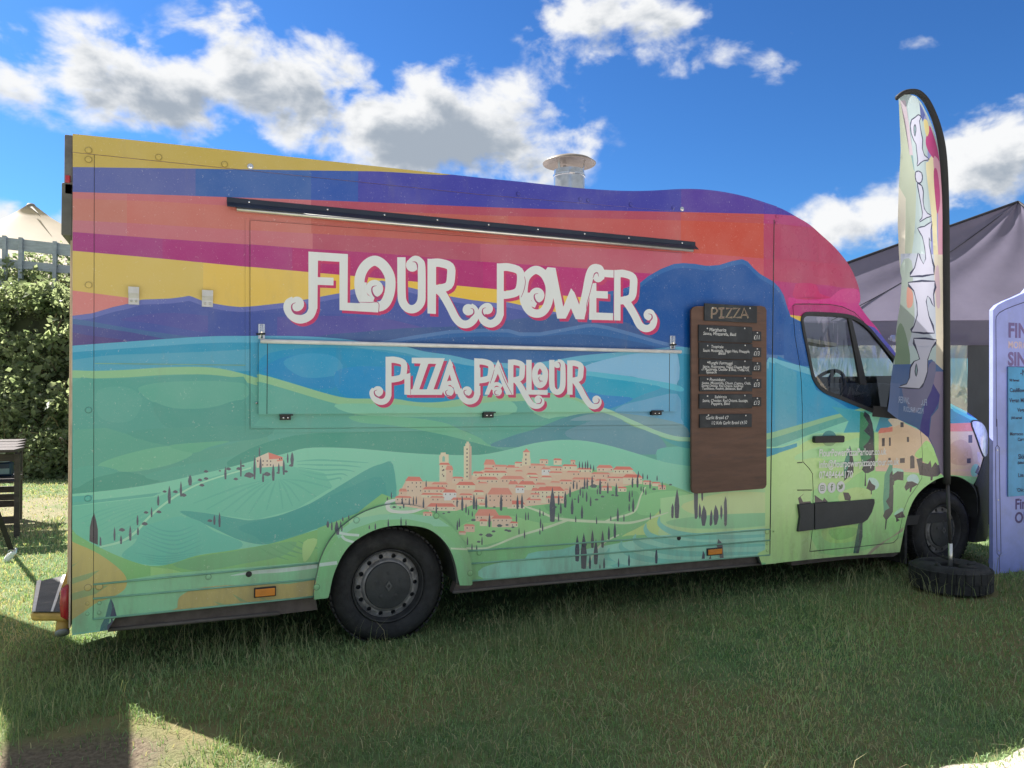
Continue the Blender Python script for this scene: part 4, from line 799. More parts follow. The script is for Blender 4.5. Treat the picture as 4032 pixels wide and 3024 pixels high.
for x0, y0, x1, y1 in ((505, 1131, 548, 1197), (795, 1144, 839, 1206)):
    a = onY(x0, y1, -.02); c = onY(x1, y0, -.02); h = c[2]-a[2]; b = MB()
    b.box(a[0], c[0], -.010, -.002, a[2], a[2]+h*.38); b.box(a[0], c[0], -.030, -.018, c[2]-h*.36, c[2]); b.add([(x, y, z) for x in (a[0], c[0]) for y, z in ((-.010, a[2]+h*.38), (-.002, a[2]+h*.38), (-.030, c[2]-h*.36), (-.018, c[2]-h*.36))], [(0, 2, 6, 4), (1, 5, 7, 3), (0, 1, 3, 2), (4, 6, 7, 5)])
    o = b.build('hold_back_bracket', whitep, truck)
    for k in (.27, .72): MB().lathe([(.0065, 0), (.0065, -.002), (0, -.003)], (a[0]+(c[0]-a[0])*k, -.010, a[2]+h*.2), 'Y', 10).build('screw', steel, o, True)
# drip rail and tube above the hatch
pA = [onY(894, 785, -.02), onY(2741, 942, -.02)]; z1 = (pA[0][2]+pA[1][2])/2; xa, xb = pA[0][0], pA[1][0]
prof = [(-.001, z1), (-.006, z1), (-.008, z1-.028), (-.045, z1-.058), (-.045, z1-.063), (-.006, z1-.036), (-.001, z1-.036)]
b = MB(); n = len(prof); b.add([(xa, y, z) for y, z in prof]+[(xb+.004, y, z) for y, z in prof], [tuple(range(n)), tuple(range(2*n-1, n-1, -1))]+[(i, i+n, (i+1) % n+n, (i+1) % n) for i in range(n)])
rail = b.build('drip_rail', mat('navy_rubber', (.018, .026, .05), .5), truck)
for x, y in ((981, 801), (1290, 828), (1514, 848), (1722, 866), (1924, 883), (2118, 901), (2302, 916), (2476, 930), (2686, 944)):
    p = onY(x, y, -.008); MB().lathe([(.0065, 0), (.0065, -.003), (.003, -.005), (0, -.005)], (p[0], -.0075, z1-.018), 'Y', 10).build('screw', chrome, rail, True)
q0, q1 = onY(932, 838, -.03), onY(2728, 975, -.03); zz = (q0[2]+q1[2])/2
b = MB(); b.tube([(q0[0], -.028, zz), (q1[0], -.028, zz)], .013, 12); b.build('awning_tube', alu, truck, True)
MB().box(q0[0]+.02, q1[0]-.02, -.022, -.001, zz+.006, zz+.02).build('tube_clip_rail', alu, truck)
# bolts: painted over in the colour of the print they sit in
def art_col(X, Z):
    c = (.3, .4, .4); P = np.array([[X, Z]])
    for cc_, A_ in ART:
        if A_[:, 0].min() <= X <= A_[:, 0].max() and A_[:, 1].min() <= Z <= A_[:, 1].max() and wind(A_, P)[0] != 0: c = cc_
    return c
def bolt(px, py, r, y=-.002, h=.004, mt=None):
    X, Z = side(px, py); n = 12; v_ = []; f_ = []
    for k, (rr, hh) in enumerate(((r*1.34, .0004), (r*1.05, .0006), (r, .0012), (r*.94, h*.7), (r*.5, h))):
        v_ += [(X+rr*math.cos(2*math.pi*i/n), S(X, Z)+y-hh, Z+rr*math.sin(2*math.pi*i/n)) for i in range(n)]
    for k in range(4): f_ += [(k*n+i, k*n+(i+1) % n, (k+1)*n+(i+1) % n, (k+1)*n+i) for i in range(n)]
    f_.append(tuple(range(4*n, 5*n))); me = mesh('bolt', v_, f_)
    c = art_col(X, Z); at = me.color_attributes.new('Col', 'FLOAT_COLOR', 'CORNER'); L = []
    for p in me.polygons: L += [(*(tuple(q*.58 for q in c) if p.index < n else c), 1)]*p.loop_total
    at.data.foreach_set('color', np.array(L, np.float32).ravel()); link('bolt', me, mt or VIN, truck)
for s, fr, r in (("702,287 702,360 1257,342 1778,398 703,1352", ZA, .014), ("702,733 697,1432", ZB, .014), ("697,630 785,622", ZC, .015), ("1650,546", ZC, .013), ("692,757 787,752 692,838 785,830", ZC, .008), ("192,283 530,312 572,318 803,340 1035,357 1600,405 1597,440", ZR, .011), ("1178,527 1265,522", ZN, .016), ("1178,700 1268,685 1180,803 1268,795", ZN, .009), ("28,518 22,1020", ZH, .014), ("497,437", ZO, .014), ("1897,628", ZW, .013)):
    for p in fr(s): bolt(*p, r, y=-.007 if fr in (ZA, ZR) else -.002)
for p in ZA("1982,416")+ZR("1083,365"): bolt(*p, .013, -.007, .006, chrome)
for p in ZC("1970,524")+ZO("1338,380"): bolt(*p, .013, -.002, .005, black)
for p in ZW("550,262 1413,215 120,985 1780,835"): bolt(*p, .015, -.036, .003)
for x0, y0, x1, y1 in ((1003, 2316, 1084, 2347), (2786, 2159, 2842, 2185)):
    a = onY(x0, y1, -.01); c = onY(x1, y0, -.01); z = ((a[2]+c[2])/2); h = .026 if x0 < 2000 else .024
    o = MB().box(a[0]-.004, c[0]+.004, -.010, -.001, z-h/1.0-.003, z+h/1.0+.003).build('side_marker', black, truck, bevel=.003); MB().box(a[0]+.002, c[0]-.002, -.022, -.010, z-h+.004, z+h-.004).build('lens', amber, o, bevel=.004)

# ---- cab skin
door = sp([(3121, 1204), (3129, 1197), (3200, 1196), (3267, 1198), (3318, 1207), (3365, 1229), (3397, 1261), (3440, 1318), (3484, 1376), (3532, 1440), (3566, 1510), (3600, 1605), (3625, 1696), (3633, 1793), (3630, 1884), (3612, 1915), (3578, 1962), (3558, 2012), (3545, 2082), (3535, 2121), (3519, 2138), (3418, 2150), (3300, 2162), (3187, 2173), (3190, 2150), (3198, 2082), (3201, 1937), (3198, 1866), (3185, 1845), (3160, 1818), (3158, 1700), (3158, 1606), (3154, 1500), (3146, 1426), (3128, 1317)])
cabo = sp([(3060, 815)])+fairS[1:-1]+scrS[:-1]+bonS[:-1]+sp([(3850, 1655)]+ZH("1650,135 1660,200 1700,300 1745,405 1725,470 1690,590 1660,640"))+catmull(sp(FARCH[3:]), 3)+sp([(3530, 2175), (3326, 2190), (3052, 2217), (3062, 1160), (3062, 880)])
cdt_panel('cab_side', cabo, [door], ART, mapS(0), VING, truck, (.3, .4, .35), .02, (0, 1, 0), .045, normS)
cdt_panel('door', inset(door, .0055), [WIN_O], ART, mapS(-.001), VING, truck, (.3, .4, .35), .02, (0, 1, 0), .045, normS, rimcol=(.02, .02, .02))
dr = [o for o in truck.children if o.name.startswith('door')][0]
cdt_panel('window_frame', inset(WIN_O, -.004), [WIN_I], [], mapS(-.010), black, dr, rim=.03)
cdt_panel('window_glass', inset(WIN_O, .02), [], [], mapS(.008), glass, dr)
dv = sp(ZP("650,250 690,262 760,560 838,900 860,1010 905,1300 800,1262 790,1000 770,880 700,500")); cdt_panel('window_divider', dv[:5]+dv[-3:], [], [], mapS(-.006), black, dr, rim=.02)
dk = sp(ZP("806,905 1080,1000 1170,1000 1130,1290 1120,1345 1090,1358 900,1290 850,1270 820,1050")); 
# door handle, protector strips, wing joints
hp = sp(ZH("342,258 348,243 575,238 583,250 580,285 570,293 350,297 342,285")); cdt_panel('door_handle', hp, [], [], mapS(-.035), black, dr, rim=.032)
cu = sp(ell(*ZH("482,262")[0], 29, 31, 18)); cdt_panel('handle_cup', cu, [], [(lin('4F9A98'), np.array(sp(ZH("400,180 560,180 560,265 400,265")))), (lin('93BF8C'), np.array(sp(ZH("400,265 560,265 560,340 400,340"))))], mapS(-.003), VING, dr, rim=.004)
for nm, s, par in (('protector_strip', "220,800 342,791 342,1004 215,1020 232,900", truck), ('protector_strip', "352,790 600,774 835,755 838,785 815,860 780,920 740,948 500,985 352,1004", dr)):
    cdt_panel(nm, sp(ZH(s)), [], [], mapS(-.022), mat('dark_grey_plastic', (.045, .05, .06), .5, bump=.2, bscale=400), par, rim=.024)
for s in ("222,460 262,458", "222,684 340,683"):
    q = sp(ZH(s)); MB().tube([(x, S(x, z)-.001, z) for x, z in q], .004, 6).build('panel_joint', black, truck)
hl = catmull(sp(ZH("1645,132 1700,126 1745,160 1775,230 1784,310 1772,385 1745,408 1715,340 1680,240")), 3, True)
hb = cdt_panel('headlight', hl, [], [], mapS(-.008), mat('headlamp_lens', (.62, .66, .72), .08, coat=1, var=.25, scale=14), truck, rim=.05, grid=.04, normf=normS)
cdt_panel('headlight_bezel', inset(hl, -.012), [inset(hl, .004)], [], mapS(-.004), black, hb, rim=.04)
cdt_panel('front_bumper', sp(ZH("1748,412 1775,392 1800,380 1812,500 1815,900 1812,1080 1760,1100 1655,1112 1690,1000 1712,850 1708,740 1690,660 1668,636 1700,560")), [], [], mapS(-.006), black, truck, rim=.15, grid=.06, normf=normS)
for P, nm in ((ZN("1500,960 1700,925 2212,880")+[(3500, 2172), (3530, 2178), (3510, 2190), (3400, 2194), (3300, 2203), (3110, 2225)], 'sill'),):
    q = [(onY(x, y, .12)[0], onY(x, y, .12)[2]) for x, y in P]; MB().prism(q, .10, .2).build(nm, undr, truck)
for P in ([(440, 2424), (1240, 2342), (1250, 2400), (1100, 2418), (770, 2450), (425, 2484)], [(1782, 2335), (1800, 2285), (2990, 2186), (3000, 2223), (2700, 2250), (2000, 2313)]):
    q = [(onY(x, y, .05)[0], onY(x, y, .05)[2]) for x, y in P]; MB().prism(q, .045, .12).build('under_rail', undr, truck)
    j = [q[3], q[4], q[5]] if P[0][0] < 1000 else [q[3], q[4], q[5], q[0]]
    MB().tube([(x, .04, z+.008) for x, z in j], .012, 6).build('rail_lip', mat('rail_lip_grey', (.14, .125, .12), .6), truck, True)

# ---- contact lettering on the door
wl = mat('white_lettering', (.88, .89, .9), .4, var=.03)
for s, a, c, h in (("FlourPowerPizzaParlour.co.uk", (388, 408), (936, 392), 40), ("info@flourpowerpizzaparlour.co.uk", (388, 502), (1040, 474), 40), ("07484644170", (388, 588), (662, 580), 42)):
    P0, P1 = (side(*ZH([q])[0]) for q in (a, c)); y0 = S(*P0)-.004; y1 = S(*P1)-.004; v0 = Vector((P0[0], y0, P0[1])); v1 = Vector((P1[0], y1, P1[1]))
    d = (v1-v0); up = Vector((0, normS(*P0)[2]*-1, 1)); up = (up-d.normalized()*up.dot(d.normalized())).normalized()
    bow = .012+max(0, max(-(S(P0[0]+(P1[0]-P0[0])*t, P0[1]+(P1[1]-P0[1])*t)-(S(*P0)+(S(*P1)-S(*P0))*t)) for t in np.linspace(0, 1, 9)))
    lettering(s, v0+Vector((0, -bow, 0)), d.normalized(), up, .082, wl, dr, fit=d.length, bold=.0016)
for k, (cx, cy) in enumerate(((424, 667), (500, 661), (575, 656))):
    cpx = ZH([(cx, cy)])[0]; X, Z = side(*cpx); r = side(*ZH([(cx+34, cy)])[0])[0]-X
    disc = [(X+r*math.cos(2*math.pi*i/24), Z+r*math.sin(2*math.pi*i/24)) for i in range(24)]; f = lambda P: np.array([(X+x*r, Z+y*r) for x, y in P])
    g = lin('5C7C58'); w_ = lin('E2E6EA')
    if k == 0: sh = [(g, f([(-.5, -.35), (-.35, -.5), (.35, -.5), (.5, -.35), (.5, .35), (.35, .5), (-.35, .5), (-.5, .35)])), (w_, f([(-.36, -.28), (-.28, -.36), (.28, -.36), (.36, -.28), (.36, .28), (.28, .36), (-.28, .36), (-.36, .28)])), (g, f(ell(0, 0, .24, n=14))), (w_, f(ell(0, 0, .12, n=12)))]
    elif k == 1: sh = [(g, f([(-.1, -.6), (.12, -.6), (.12, 0), (.3, 0), (.33, .2), (.12, .2), (.12, .33), (.2, .42), (.34, .42), (.34, .62), (.1, .62), (-.07, .5), (-.1, .2), (-.26, .2), (-.26, 0), (-.1, 0)]))]
    else: sh = [(g, f([(-.6, -.4), (-.2, -.5), (.2, -.4), (.45, -.1), (.5, .2), (.62, .36), (.45, .34), (.3, .46), (.08, .4), (0, .2), (-.3, .28), (-.52, .45), (-.55, .2), (-.45, 0), (-.3, -.2)]))]
    cdt_panel('round_emblem', disc, [], sh, mapS(-.004), VING, dr, w_, .003)

# ---- cab interior
inm = mat('dark_interior', (.03, .032, .036), .75)
MB().box(4.28, 4.32, .12, TW-.12, .45, 2.55).build('bulkhead', mat('grey_bulkhead', (.16, .16, .17), .8), truck)
MB().box(4.3, 6.3, .14, TW-.14, .42, .5).build('cab_floor', inm, truck)
pd = [(5.42, 1.2), (5.46, 1.55), (5.58, 1.66), (6.0, 1.63), (6.25, 1.45), (6.25, .75), (5.7, .75)]
MB().prism(pd, .22, TW-.22).build('dashboard', inm, truck, bevel=.02)
swc = Vector((5.30, .60, 1.60)); ax = Vector((-.85, 0, .52)).normalized(); e1 = Vector((0, 1, 0)); e2 = ax.cross(e1)
b = MB(); b.tube([swc+(e1*math.cos(a)+e2*math.sin(a))*.2 for a in np.linspace(0, 2*math.pi, 33)], .017, 8, cap=False); b.tube([swc-e1*.19, swc, swc+e1*.19], .018, 6); b.tube([swc, swc-e2*.19], .02, 6); b.tube([swc, swc-ax*.3], .03, 8)
b.build('steering_wheel', inm, truck, True)
for y in (.62, 1.35):
    b = MB(); b.prism([(4.45, 1.05), (4.95, 1.08), (4.98, .96), (4.45, .92)], y-.24, y+.24); b.prism([(4.40, 1.0), (4.52, 1.02), (4.46, 1.66), (4.36, 1.66)], y-.23, y+.23); b.prism([(4.36, 1.67), (4.45, 1.67), (4.43, 1.86), (4.37, 1.86)], y-.13, y+.13); b.build('seat', inm, truck, bevel=.02)
b = MB(); b.bar((4.7, .35, 2.02), (5.1, .35, 1.98), .03, .16, up=(0, 1, 0)); b.build('sun_visor', mat('visor_grey', (.3, .3, .3), .8), truck)
mx_ = onY(3548, 1630, -.12); 
b = MB(); b.bar((mx_[0]-.10, S(5.4, 1.3)+.02, mx_[2]+.02), (mx_[0]+.06, -.05, mx_[2]+.0), .06, .09); o = b.build('mirror_arm', black, truck)
MB().box(mx_[0]+.03, mx_[0]+.13, -.22, -.03, mx_[2]-.02, mx_[2]+.36).build('mirror_housing', black, truck, bevel=.025)
MB().box(mx_[0]+.024, mx_[0]+.029, -.205, -.045, mx_[2]+.0, mx_[2]+.34).build('mirror_glass', mat('mirror', (.8, .8, .82), .03, 1), truck)

# ---- wheels
rimd = mat('black_wheel_paint', (.03, .032, .036), .5, var=.3, scale=18, dirt=((.12, .11, .1), 20, .4)); rims = mat('silver_wheel_paint', (.27, .27, .28), .45, .3, var=.25, scale=12, dirt=((.07, .06, .05), 7, .85)); capm = mat('hub_cap_plastic', (.045, .05, .056), .5, var=.2, scale=12, bump=.1, bscale=60)
def wheel(cx, cz, y0, steer=0, sgn=-1, R=.36):
    w = empty('wheel', (cx, y0, cz)); w.parent = truck; w.matrix_parent_inverse = Matrix.Translation(-Vector(truck.location)); 
    # built facing -Y about the origin, then placed
    def put(o):
        me = o.data; me.transform(Matrix.Translation((cx, y0, cz)) @ Matrix.Rotation(steer, 4, 'Z') @ (Matrix.Identity(4) if sgn < 0 else Matrix.Scale(-1, 4, (0, 1, 0)))); 
        if sgn > 0: me.flip_normals()
        return o
    t = MB(); rr = R
    t.lathe([(.228, -.055), (.234, -.092), (.242, -.100), (.262, -.110), (.295, -.113), (.320, -.105), (.338, -.085), (rr-.002, -.06), (rr, -.03), (rr, .03), (rr-.002, .06), (.335, .09), (.3, .11), (.2, .1)], (0, 0, 0), 'Y', 56)
    T = t.build('tyre', rubber, truck, True); put(T)
    b = MB()
    for k in range(56):                                  # tread blocks
        a = 2*math.pi*k/56
        for yy in (-.066, -.026, .014, .054):
            p = Vector((math.cos(a)*(rr+.001), yy, math.sin(a)*(rr+.001))); d = Vector((-math.sin(a), 0, math.cos(a))); nrm = Vector((math.cos(a), 0, math.sin(a)))
            v_ = [p+d*i*.014+Vector((0, j*.016, 0))+nrm*h for h in (-.006, .005) for i, j in ((-1, -1), (1, -1), (1, 1), (-1, 1))]
            b.add(v_, [(4, 5, 6, 7), (0, 1, 5, 4), (1, 2, 6, 5), (2, 3, 7, 6), (3, 0, 4, 7)])
    put(tag(b.build('tread', rubber, T), kind='stuff'))
    r_ = MB(); r_.lathe([(.229, -.05), (.230, -.094), (.224, -.099), (.219, -.092), (.214, -.06), (.208, -.045), (.206, -.044)], (0, 0, 0), 'Y', 48); rim = put(r_.build('rim', rimd, truck, True))
    disc = [(.207*math.cos(2*math.pi*i/48), .207*math.sin(2*math.pi*i/48)) for i in range(48)]
    holes = [[(.182*math.cos(a)+.0150*math.cos(q)*1.0, .182*math.sin(a)+.0150*math.sin(q)) for q in np.linspace(0, 2*math.pi, 11)[:-1]] for a in np.linspace(0, 2*math.pi, 15)[:-1]]
    inner = [(.152*math.cos(2*math.pi*i/36), .152*math.sin(2*math.pi*i/36)) for i in range(36)]
    put(cdt_panel('wheel_disc', disc, holes+[inner], [], lambda x, z: (x, -.046-.010*max(0, min(1, (.207-math.hypot(x, z))/.02)), z), rims, rim, rim=.012))
    put(MB().lathe([(.168, -.055), (.162, -.064), (.156, -.072), (.150, -.075), (.140, -.072)], (0, 0, 0), 'Y', 40).build('wheel_flange', rims, rim, True))
    put(MB().lathe([(.21, -.02), (0.0, -.02)], (0, 0, 0), 'Y', 32).build('brake_drum', dark, rim))
    cap = put(MB().lathe([(.148, -.068), (.147, -.082), (.142, -.088), (.07, -.096), (.0, -.098)], (0, 0, 0), 'Y', 40).build('hub_cap', capm, truck, auto=.5))
    loz = [(0, .034), (.022, 0), (0, -.034), (-.022, 0)]; li = [(0, .016), (.0105, 0), (0, -.016), (-.0105, 0)]
    put(cdt_panel('lozenge_emblem', loz, [li], [], lambda x, z: (x, -.104, z), mat('emblem_grey', (.11, .115, .12), .4), cap, rim=.006))
    for k in range(5):
        a = math.pi/2+2*math.pi*k/5; put(MB().lathe([(.013, -.09), (.012, -.099), (0, -.1)], (.078*math.cos(a), 0, .078*math.sin(a)), 'Y', 6).build('wheel_nut', capm, cap))
    for o in (T, rim, cap): pass
    # one wheel, its pieces beneath it
    for o in (T, rim, cap):
        o.parent = w; o.matrix_parent_inverse = w.matrix_world.inverted() if False else Matrix.Translation(-Vector((cx, y0, cz)))
    return w
rw = onY(1530, 2322, .06); fw = onY(3722, 2082, .12)
bpy.context.view_layer.update()
wheel(rw[0], .346, .155); wheel(rw[0], .346, TW-.155, sgn=1)
wheel(fw[0], .346, .235, steer=R_(0)); wheel(fw[0], .346, TW-.235, sgn=1)
b = MB(); b.tube([(rw[0], .2, .33), (rw[0], TW-.2, .33)], .04, 10); b.build('axle', dark, truck)
# front wheel-house liner and mud flap
a = onY(3565, 2230, .1); MB().box(a[0]-.01, a[0]+.02, .10, .34, .10, .55).build('mud_flap', rubber, truck)

# ---- rear end: gutter, shutter box, lamps, step
MB().box(-.622, -.580, .04, TW-.04, 2.62, 2.945).build('rear_gutter', mat('weathered_grey_metal', (.14, .14, .145), .6, var=.25, scale=10, dirt=((.3, .29, .27), 14, .5)), truck, bevel=.006)
MB().box(-.634, -.578, .04, TW-.04, 2.40, 2.685).build('shutter_box', mat('shutter_grey', (.11, .115, .11), .55, var=.15, scale=9), truck, bevel=.008)
MB().box(-.616, -.592, .03, .045, 2.684, 2.724).build('top_marker_lamp', redl, truck, bevel=.004)
MB().box(-.576, -.568, .004, TW, .30, 2.94).build('rear_frame', mat('cream_frame', lin('C9B9A6'), .5, var=.25, scale=5), truck)
for y, z0, z1 in ((.06, .335, .515), (.34, .57, .71), (TW-.08, .335, .515)):
    MB().tube([(-.585, y, z0), (-.598, y, z0+.02), (-.60, y, (z0+z1)/2), (-.598, y, z1-.02), (-.585, y, z1)], [.012, .024, .028, .024, .012], 12).build('tail_lamp', redl, truck, True)
yel = mat('yellow_step_paint', (.52, .34, .09), .5, var=.2, scale=12, dirt=((.2, .15, .08), 9, .5)); trd = mat('black_step_tread', (.045, .047, .05), .6, var=.35, scale=8, bump=.3, bscale=180, dirt=((.25, .23, .2), 7, .4))
st0 = onZ(128, 2405, .46); 
X0, X1, Y0, Y1 = -1.02, -.62, .55, 1.55
sx = [onZ(122, 2408, .37), onZ(139, 2290, .37), onZ(272, 2252, .37), onZ(236, 2410, .37)]
sxy = [(sx[0][0], sx[0][1]), (sx[3][0]+.03, sx[3][1]), (sx[2][0]+.08, sx[2][1]), (sx[1][0], sx[1][1])]
def slab(P, z0, z1, nm, mt, par, bev=.015):
    n = len(P); return MB().add([(x, y, z0) for x, y in P]+[(x, y, z1) for x, y in P], [tuple(range(n)), tuple(range(n, 2*n))]+[(i, (i+1) % n, (i+1) % n+n, i+n) for i in range(n)]).build(nm, mt, par, bevel=bev)
stp = slab(sxy, .315, .362, 'rear_step', yel, truck); slab([(x*.985+.0, y) for x, y in sxy], .363, .370, 'tread_plate', trd, stp, .003)
def lerp2(a, c, t): return (a[0]+(c[0]-a[0])*t, a[1]+(c[1]-a[1])*t)
for t0, t1 in ((.03, .12), (.56, .63)):
    slab([lerp2(sxy[0], sxy[1], t0), lerp2(sxy[0], sxy[1], t1), lerp2(sxy[3], sxy[2], t1), lerp2(sxy[3], sxy[2], t0)], .370, .374, 'white_stripe', whitep, stp, 0)
tb = onY(245, 2480, .1); tp = onY(240, 2390, .14)
MB().tube([(sxy[0][0]+.10, sxy[0][1]+.10, .32), (tb[0]+.0, .16, .32), (tb[0], .13, .29), (tb[0], .10, .255)], .034, 14).build('step_tube', yel, truck, True)
MB().tube([(tb[0], .101, .256), (tb[0]+.001, .094, .248)], .036, 14).build('tube_end_cap', mat('grey_cap', (.28, .3, .33), .5), truck, True)
e = onY(255, 2240, .5); MB().prism([(e[0]-.04, .33), (e[0]+.06, .33), (e[0]+.03, e[2]+.04)], .48, .54).build('step_bracket', yel, truck)

rdm = mat('rear_door_paint', lin('C2AE98'), .5, var=.12, scale=3, dirt=((.3, .26, .2), 4, .35))
for ya, yb in ((.06, TW/2-.006), (TW/2+.006, TW-.06)):
    rd_ = MB().box(-.592, -.5775, ya, yb, .52, 2.38).build('rear_door', rdm, truck, bevel=.004); ym = yb-.06 if ya < 1 else ya+.06
    MB().tube([(-.604, ym, .7), (-.604, ym, 2.25)], .012, 8).build('lock_rod', steel, rd_, True); MB().box(-.618, -.596, ym-.015, ym+.015, 1.15, 1.35).build('door_latch', black, rd_, bevel=.004)
# ---- flue on the roof
fy = .55; c0 = onY(2241, 735, fy); zb = onY(2241, 690, fy)[2]; Dfl = float((np.array(c0)-CAM)@_f); rr = 61*Dfl/F_
fx = c0[0]; flue = MB().lathe([(rr, c0[2]-.35), (rr, zb-.02), (rr*1.03, zb-.018), (rr*1.03, zb-.0), (rr*.97, zb+.002), (rr*.97, zb+.035), (rr*.9, zb+.036), (rr*.9, zb-.1)], (fx, fy, 0), 'Z', 40).build('flue_pipe', steel, truck, auto=.5)
MB().lathe([(rr*1.045, zb-.014), (rr*1.05, zb-.008), (rr*1.045, zb-.002)], (fx, fy, 0), 'Z', 40).build('clamp_band', chrome, flue, True)
MB().box(fx-.06, fx-.015, fy-rr*1.1, fy-rr*.98, zb-.018, zb+.006).build('clamp_latch', steel, flue, bevel=.003)
zc = onY(2237, 644, fy)[2]+.012; rc = 105*Dfl/F_
cone = MB().lathe([(0, zc+.055), (rc*.4, zc+.043), (rc*.8, zc+.016), (rc, zc-.012), (rc*.985, zc-.018), (rc*.78, zc+.006), (rc*.4, zc+.032), (0, zc+.045)], (fx, fy, 0), 'Z', 48).build('rain_cap', mat('dark_cap_steel', (.22, .19, .16), .5, .3, var=.15, scale=6, dirt=((.12, .1, .09), 8, .5)), flue, True)  # cap in an even dark brownish tone with darker patches
for a in (200, 320, 80):
    a = R_(a); p = Vector((fx+math.cos(a)*rr*.9, fy+math.sin(a)*rr*.9, zb+.02)); q = Vector((fx+math.cos(a)*rr*1.0, fy+math.sin(a)*rr*1.0, zc+.008)); MB().bar(p, q, .022, .004, up=(math.cos(a), math.sin(a), 0)).build('cap_strut', steel, flue)

# ================================================================ menu board hung on the truck
YB = -.055
def pl(fr, s, Y): return [(onY(x, y, Y)[0], onY(x, y, Y)[2]) for x, y in fr(s)]
woodb = mat('stained_plywood', (.125, .068, .050), .6, var=.16, scale=3, bump=.12, bscale=200, stretch=(1, 1, 6), dirt=((.05, .04, .045), 5, .5))
slate = mat('chalkboard_slate', (.022, .028, .038), .62, var=.2, scale=10, dirt=((.10, .11, .12), 8, .35)); chalk = mat('white_chalk', (.72, .74, .76), .9, var=.15, scale=90)
mb = empty('menu_board', (onY(2900, 1500, YB)[0], YB, 1.0)); tag(mb, 'tall brown wooden pizza menu board with black chalk slates, hung beside the serving hatch', 'menu board')
bo = pl(ZF, "133,222 150,200 175,194 640,192 668,200 680,225 680,1490 672,1510 655,1520 170,1556 145,1548 135,1530", YB)
MB().prism(bo, YB, YB+.018).build('board', woodb, mb, bevel=.002)
for x, y in ((170, 240), (640, 240), (170, 1500), (640, 1470)):
    p = pl(ZF, [(x, y)], YB)[0]; MB().lathe([(.012, YB+.018), (.012, -.001)], (p[0], 0, p[1]), 'Y', 10).build('standoff', black, mb)
pin = mat('white_pin', (.85, .85, .85), .4)
def put_slate(x0, y0, x1, y1, texts, pins, col=None, thick=.012):
    a, c = pl(ZF, [(x0, y1), (x1, y0)], YB); o = MB().box(a[0], c[0], YB-thick, YB-.0005, a[1], c[1]).build('chalk_slate', slate, mb, bevel=.002)
    for s, tx, ty, tw, th in texts:
        p0, p1 = pl(ZF, [(tx, ty), (tx+tw, ty)], YB-thick); k = th/ZF.k*np.linalg.norm(np.array(onY(2800, 1000, YB))-np.array(onY(2800, 1001, YB)))*1.35
        lettering(s, (p0[0], YB-thick-.0012, p0[1]), (1, 0, 0), (0, 0, 1), k, col or chalk, o, fit=p1[0]-p0[0], name='chalk_lettering', jitter=.0012, bold=.0002, shear=.12)
    for px_, py_ in pins:
        p = pl(ZF, [(px_, py_)], YB-thick)[0]; MB().lathe([(.0055, YB-thick), (.0055, YB-thick-.002), (.003, YB-thick-.004), (0, YB-thick-.0042)], (p[0], 0, p[1]), 'Y', 10).build('pin', pin, o, True)
put_slate(222, 196, 603, 300, [], [(288, 208), (559, 209)])
put_slate(180, 348, 568, 450, [("Margherita", 262, 375, 122, 26), ("Sauce, Mozzarella, Basil", 218, 402, 238, 24)], [(249, 356), (520, 356)])
put_slate(182, 470, 570, 574, [("Tropicale", 275, 497, 88, 22), ("Sauce, Mozzarella, Vegan Ham, Pineapple,", 216, 524, 340, 22), ("Basil", 328, 546, 52, 22)], [(251, 481), (523, 479)])
put_slate(184, 588, 568, 690, [("Funghi Formaggi", 258, 616, 172, 24), ("Sauce, Mushrooms, Vegan Cheese Blend", 214, 641, 338, 20), ("of Mozzarella, Cheddar & Blue, Truffle Oil,", 206, 661, 345, 20), ("Spinach", 238, 682, 76, 20)], [(253, 602), (521, 595)])
put_slate(187, 710, 568, 812, [("Pomodoro", 264, 738, 112, 24), ("Sauce, Mozzarella, Olives, Capers, Chilli,", 208, 760, 355, 19), ("Spring Onions, Red Onions, Sundried", 206, 780, 302, 19), ("Tomatoes, Rocket, Balsamic, Basil", 208, 800, 290, 19)], [(251, 724), (522, 719)])
put_slate(184, 834, 568, 938, [("Salsiccia", 300, 862, 88, 22), ("Sauce, Cheddar, Red Onions, Sausage,", 212, 890, 330, 22), ("Peppers, Basil", 276, 912, 135, 22)], [(250, 847), (521, 843)])
put_slate(187, 976, 565, 1078, [("Garlic Bread £7", 236, 1016, 165, 26), ("1/2 Kids Garlic Bread £4.50", 276, 1054, 256, 26)], [(257, 986), (528, 989)])
for y, s in ((378, '£11'), (495, '£13'), (600, '£13'), (722, '£13'), (854, '£13')): put_slate(568, y+2, 634, y+68, [(s, 584, y+56, 42, 34)], [(612, y+10)])
# PIZZA in outlined chalk strokes on the top slate
o = [c for c in mb.children if c.name.startswith('chalk_slate')][0]; yy = YB-.012
for w, y_, m_ in ((5.2, yy-.001, mat('yellow_chalk', (.62, .60, .34), .9)), (3.2, yy-.0018, mat('pink_chalk', (.42, .18, .26), .9)), (1.6, yy-.0026, slate)):
    b = MB()
    for s in ("282,208 280,284", "282,210 310,208 322,228 310,248 284,252", "330,212 372,210", "352,210 350,276", "332,278 372,276", "384,212 428,210 386,278 430,276", "436,212 484,210 440,278 486,276", "492,282 516,208 546,282", "502,258 536,258"):
        q = stroke(pts(s), w, smooth=False); P2 = pl(ZF, q, yy)
        n = len(P2); h = n//2
        for i in range(h-1): b.add([(P2[k][0], y_, P2[k][1]) for k in (i, i+1, n-2-i, n-1-i)], [(0, 1, 2, 3)])
    b.build('chalk_lettering', m_, o)

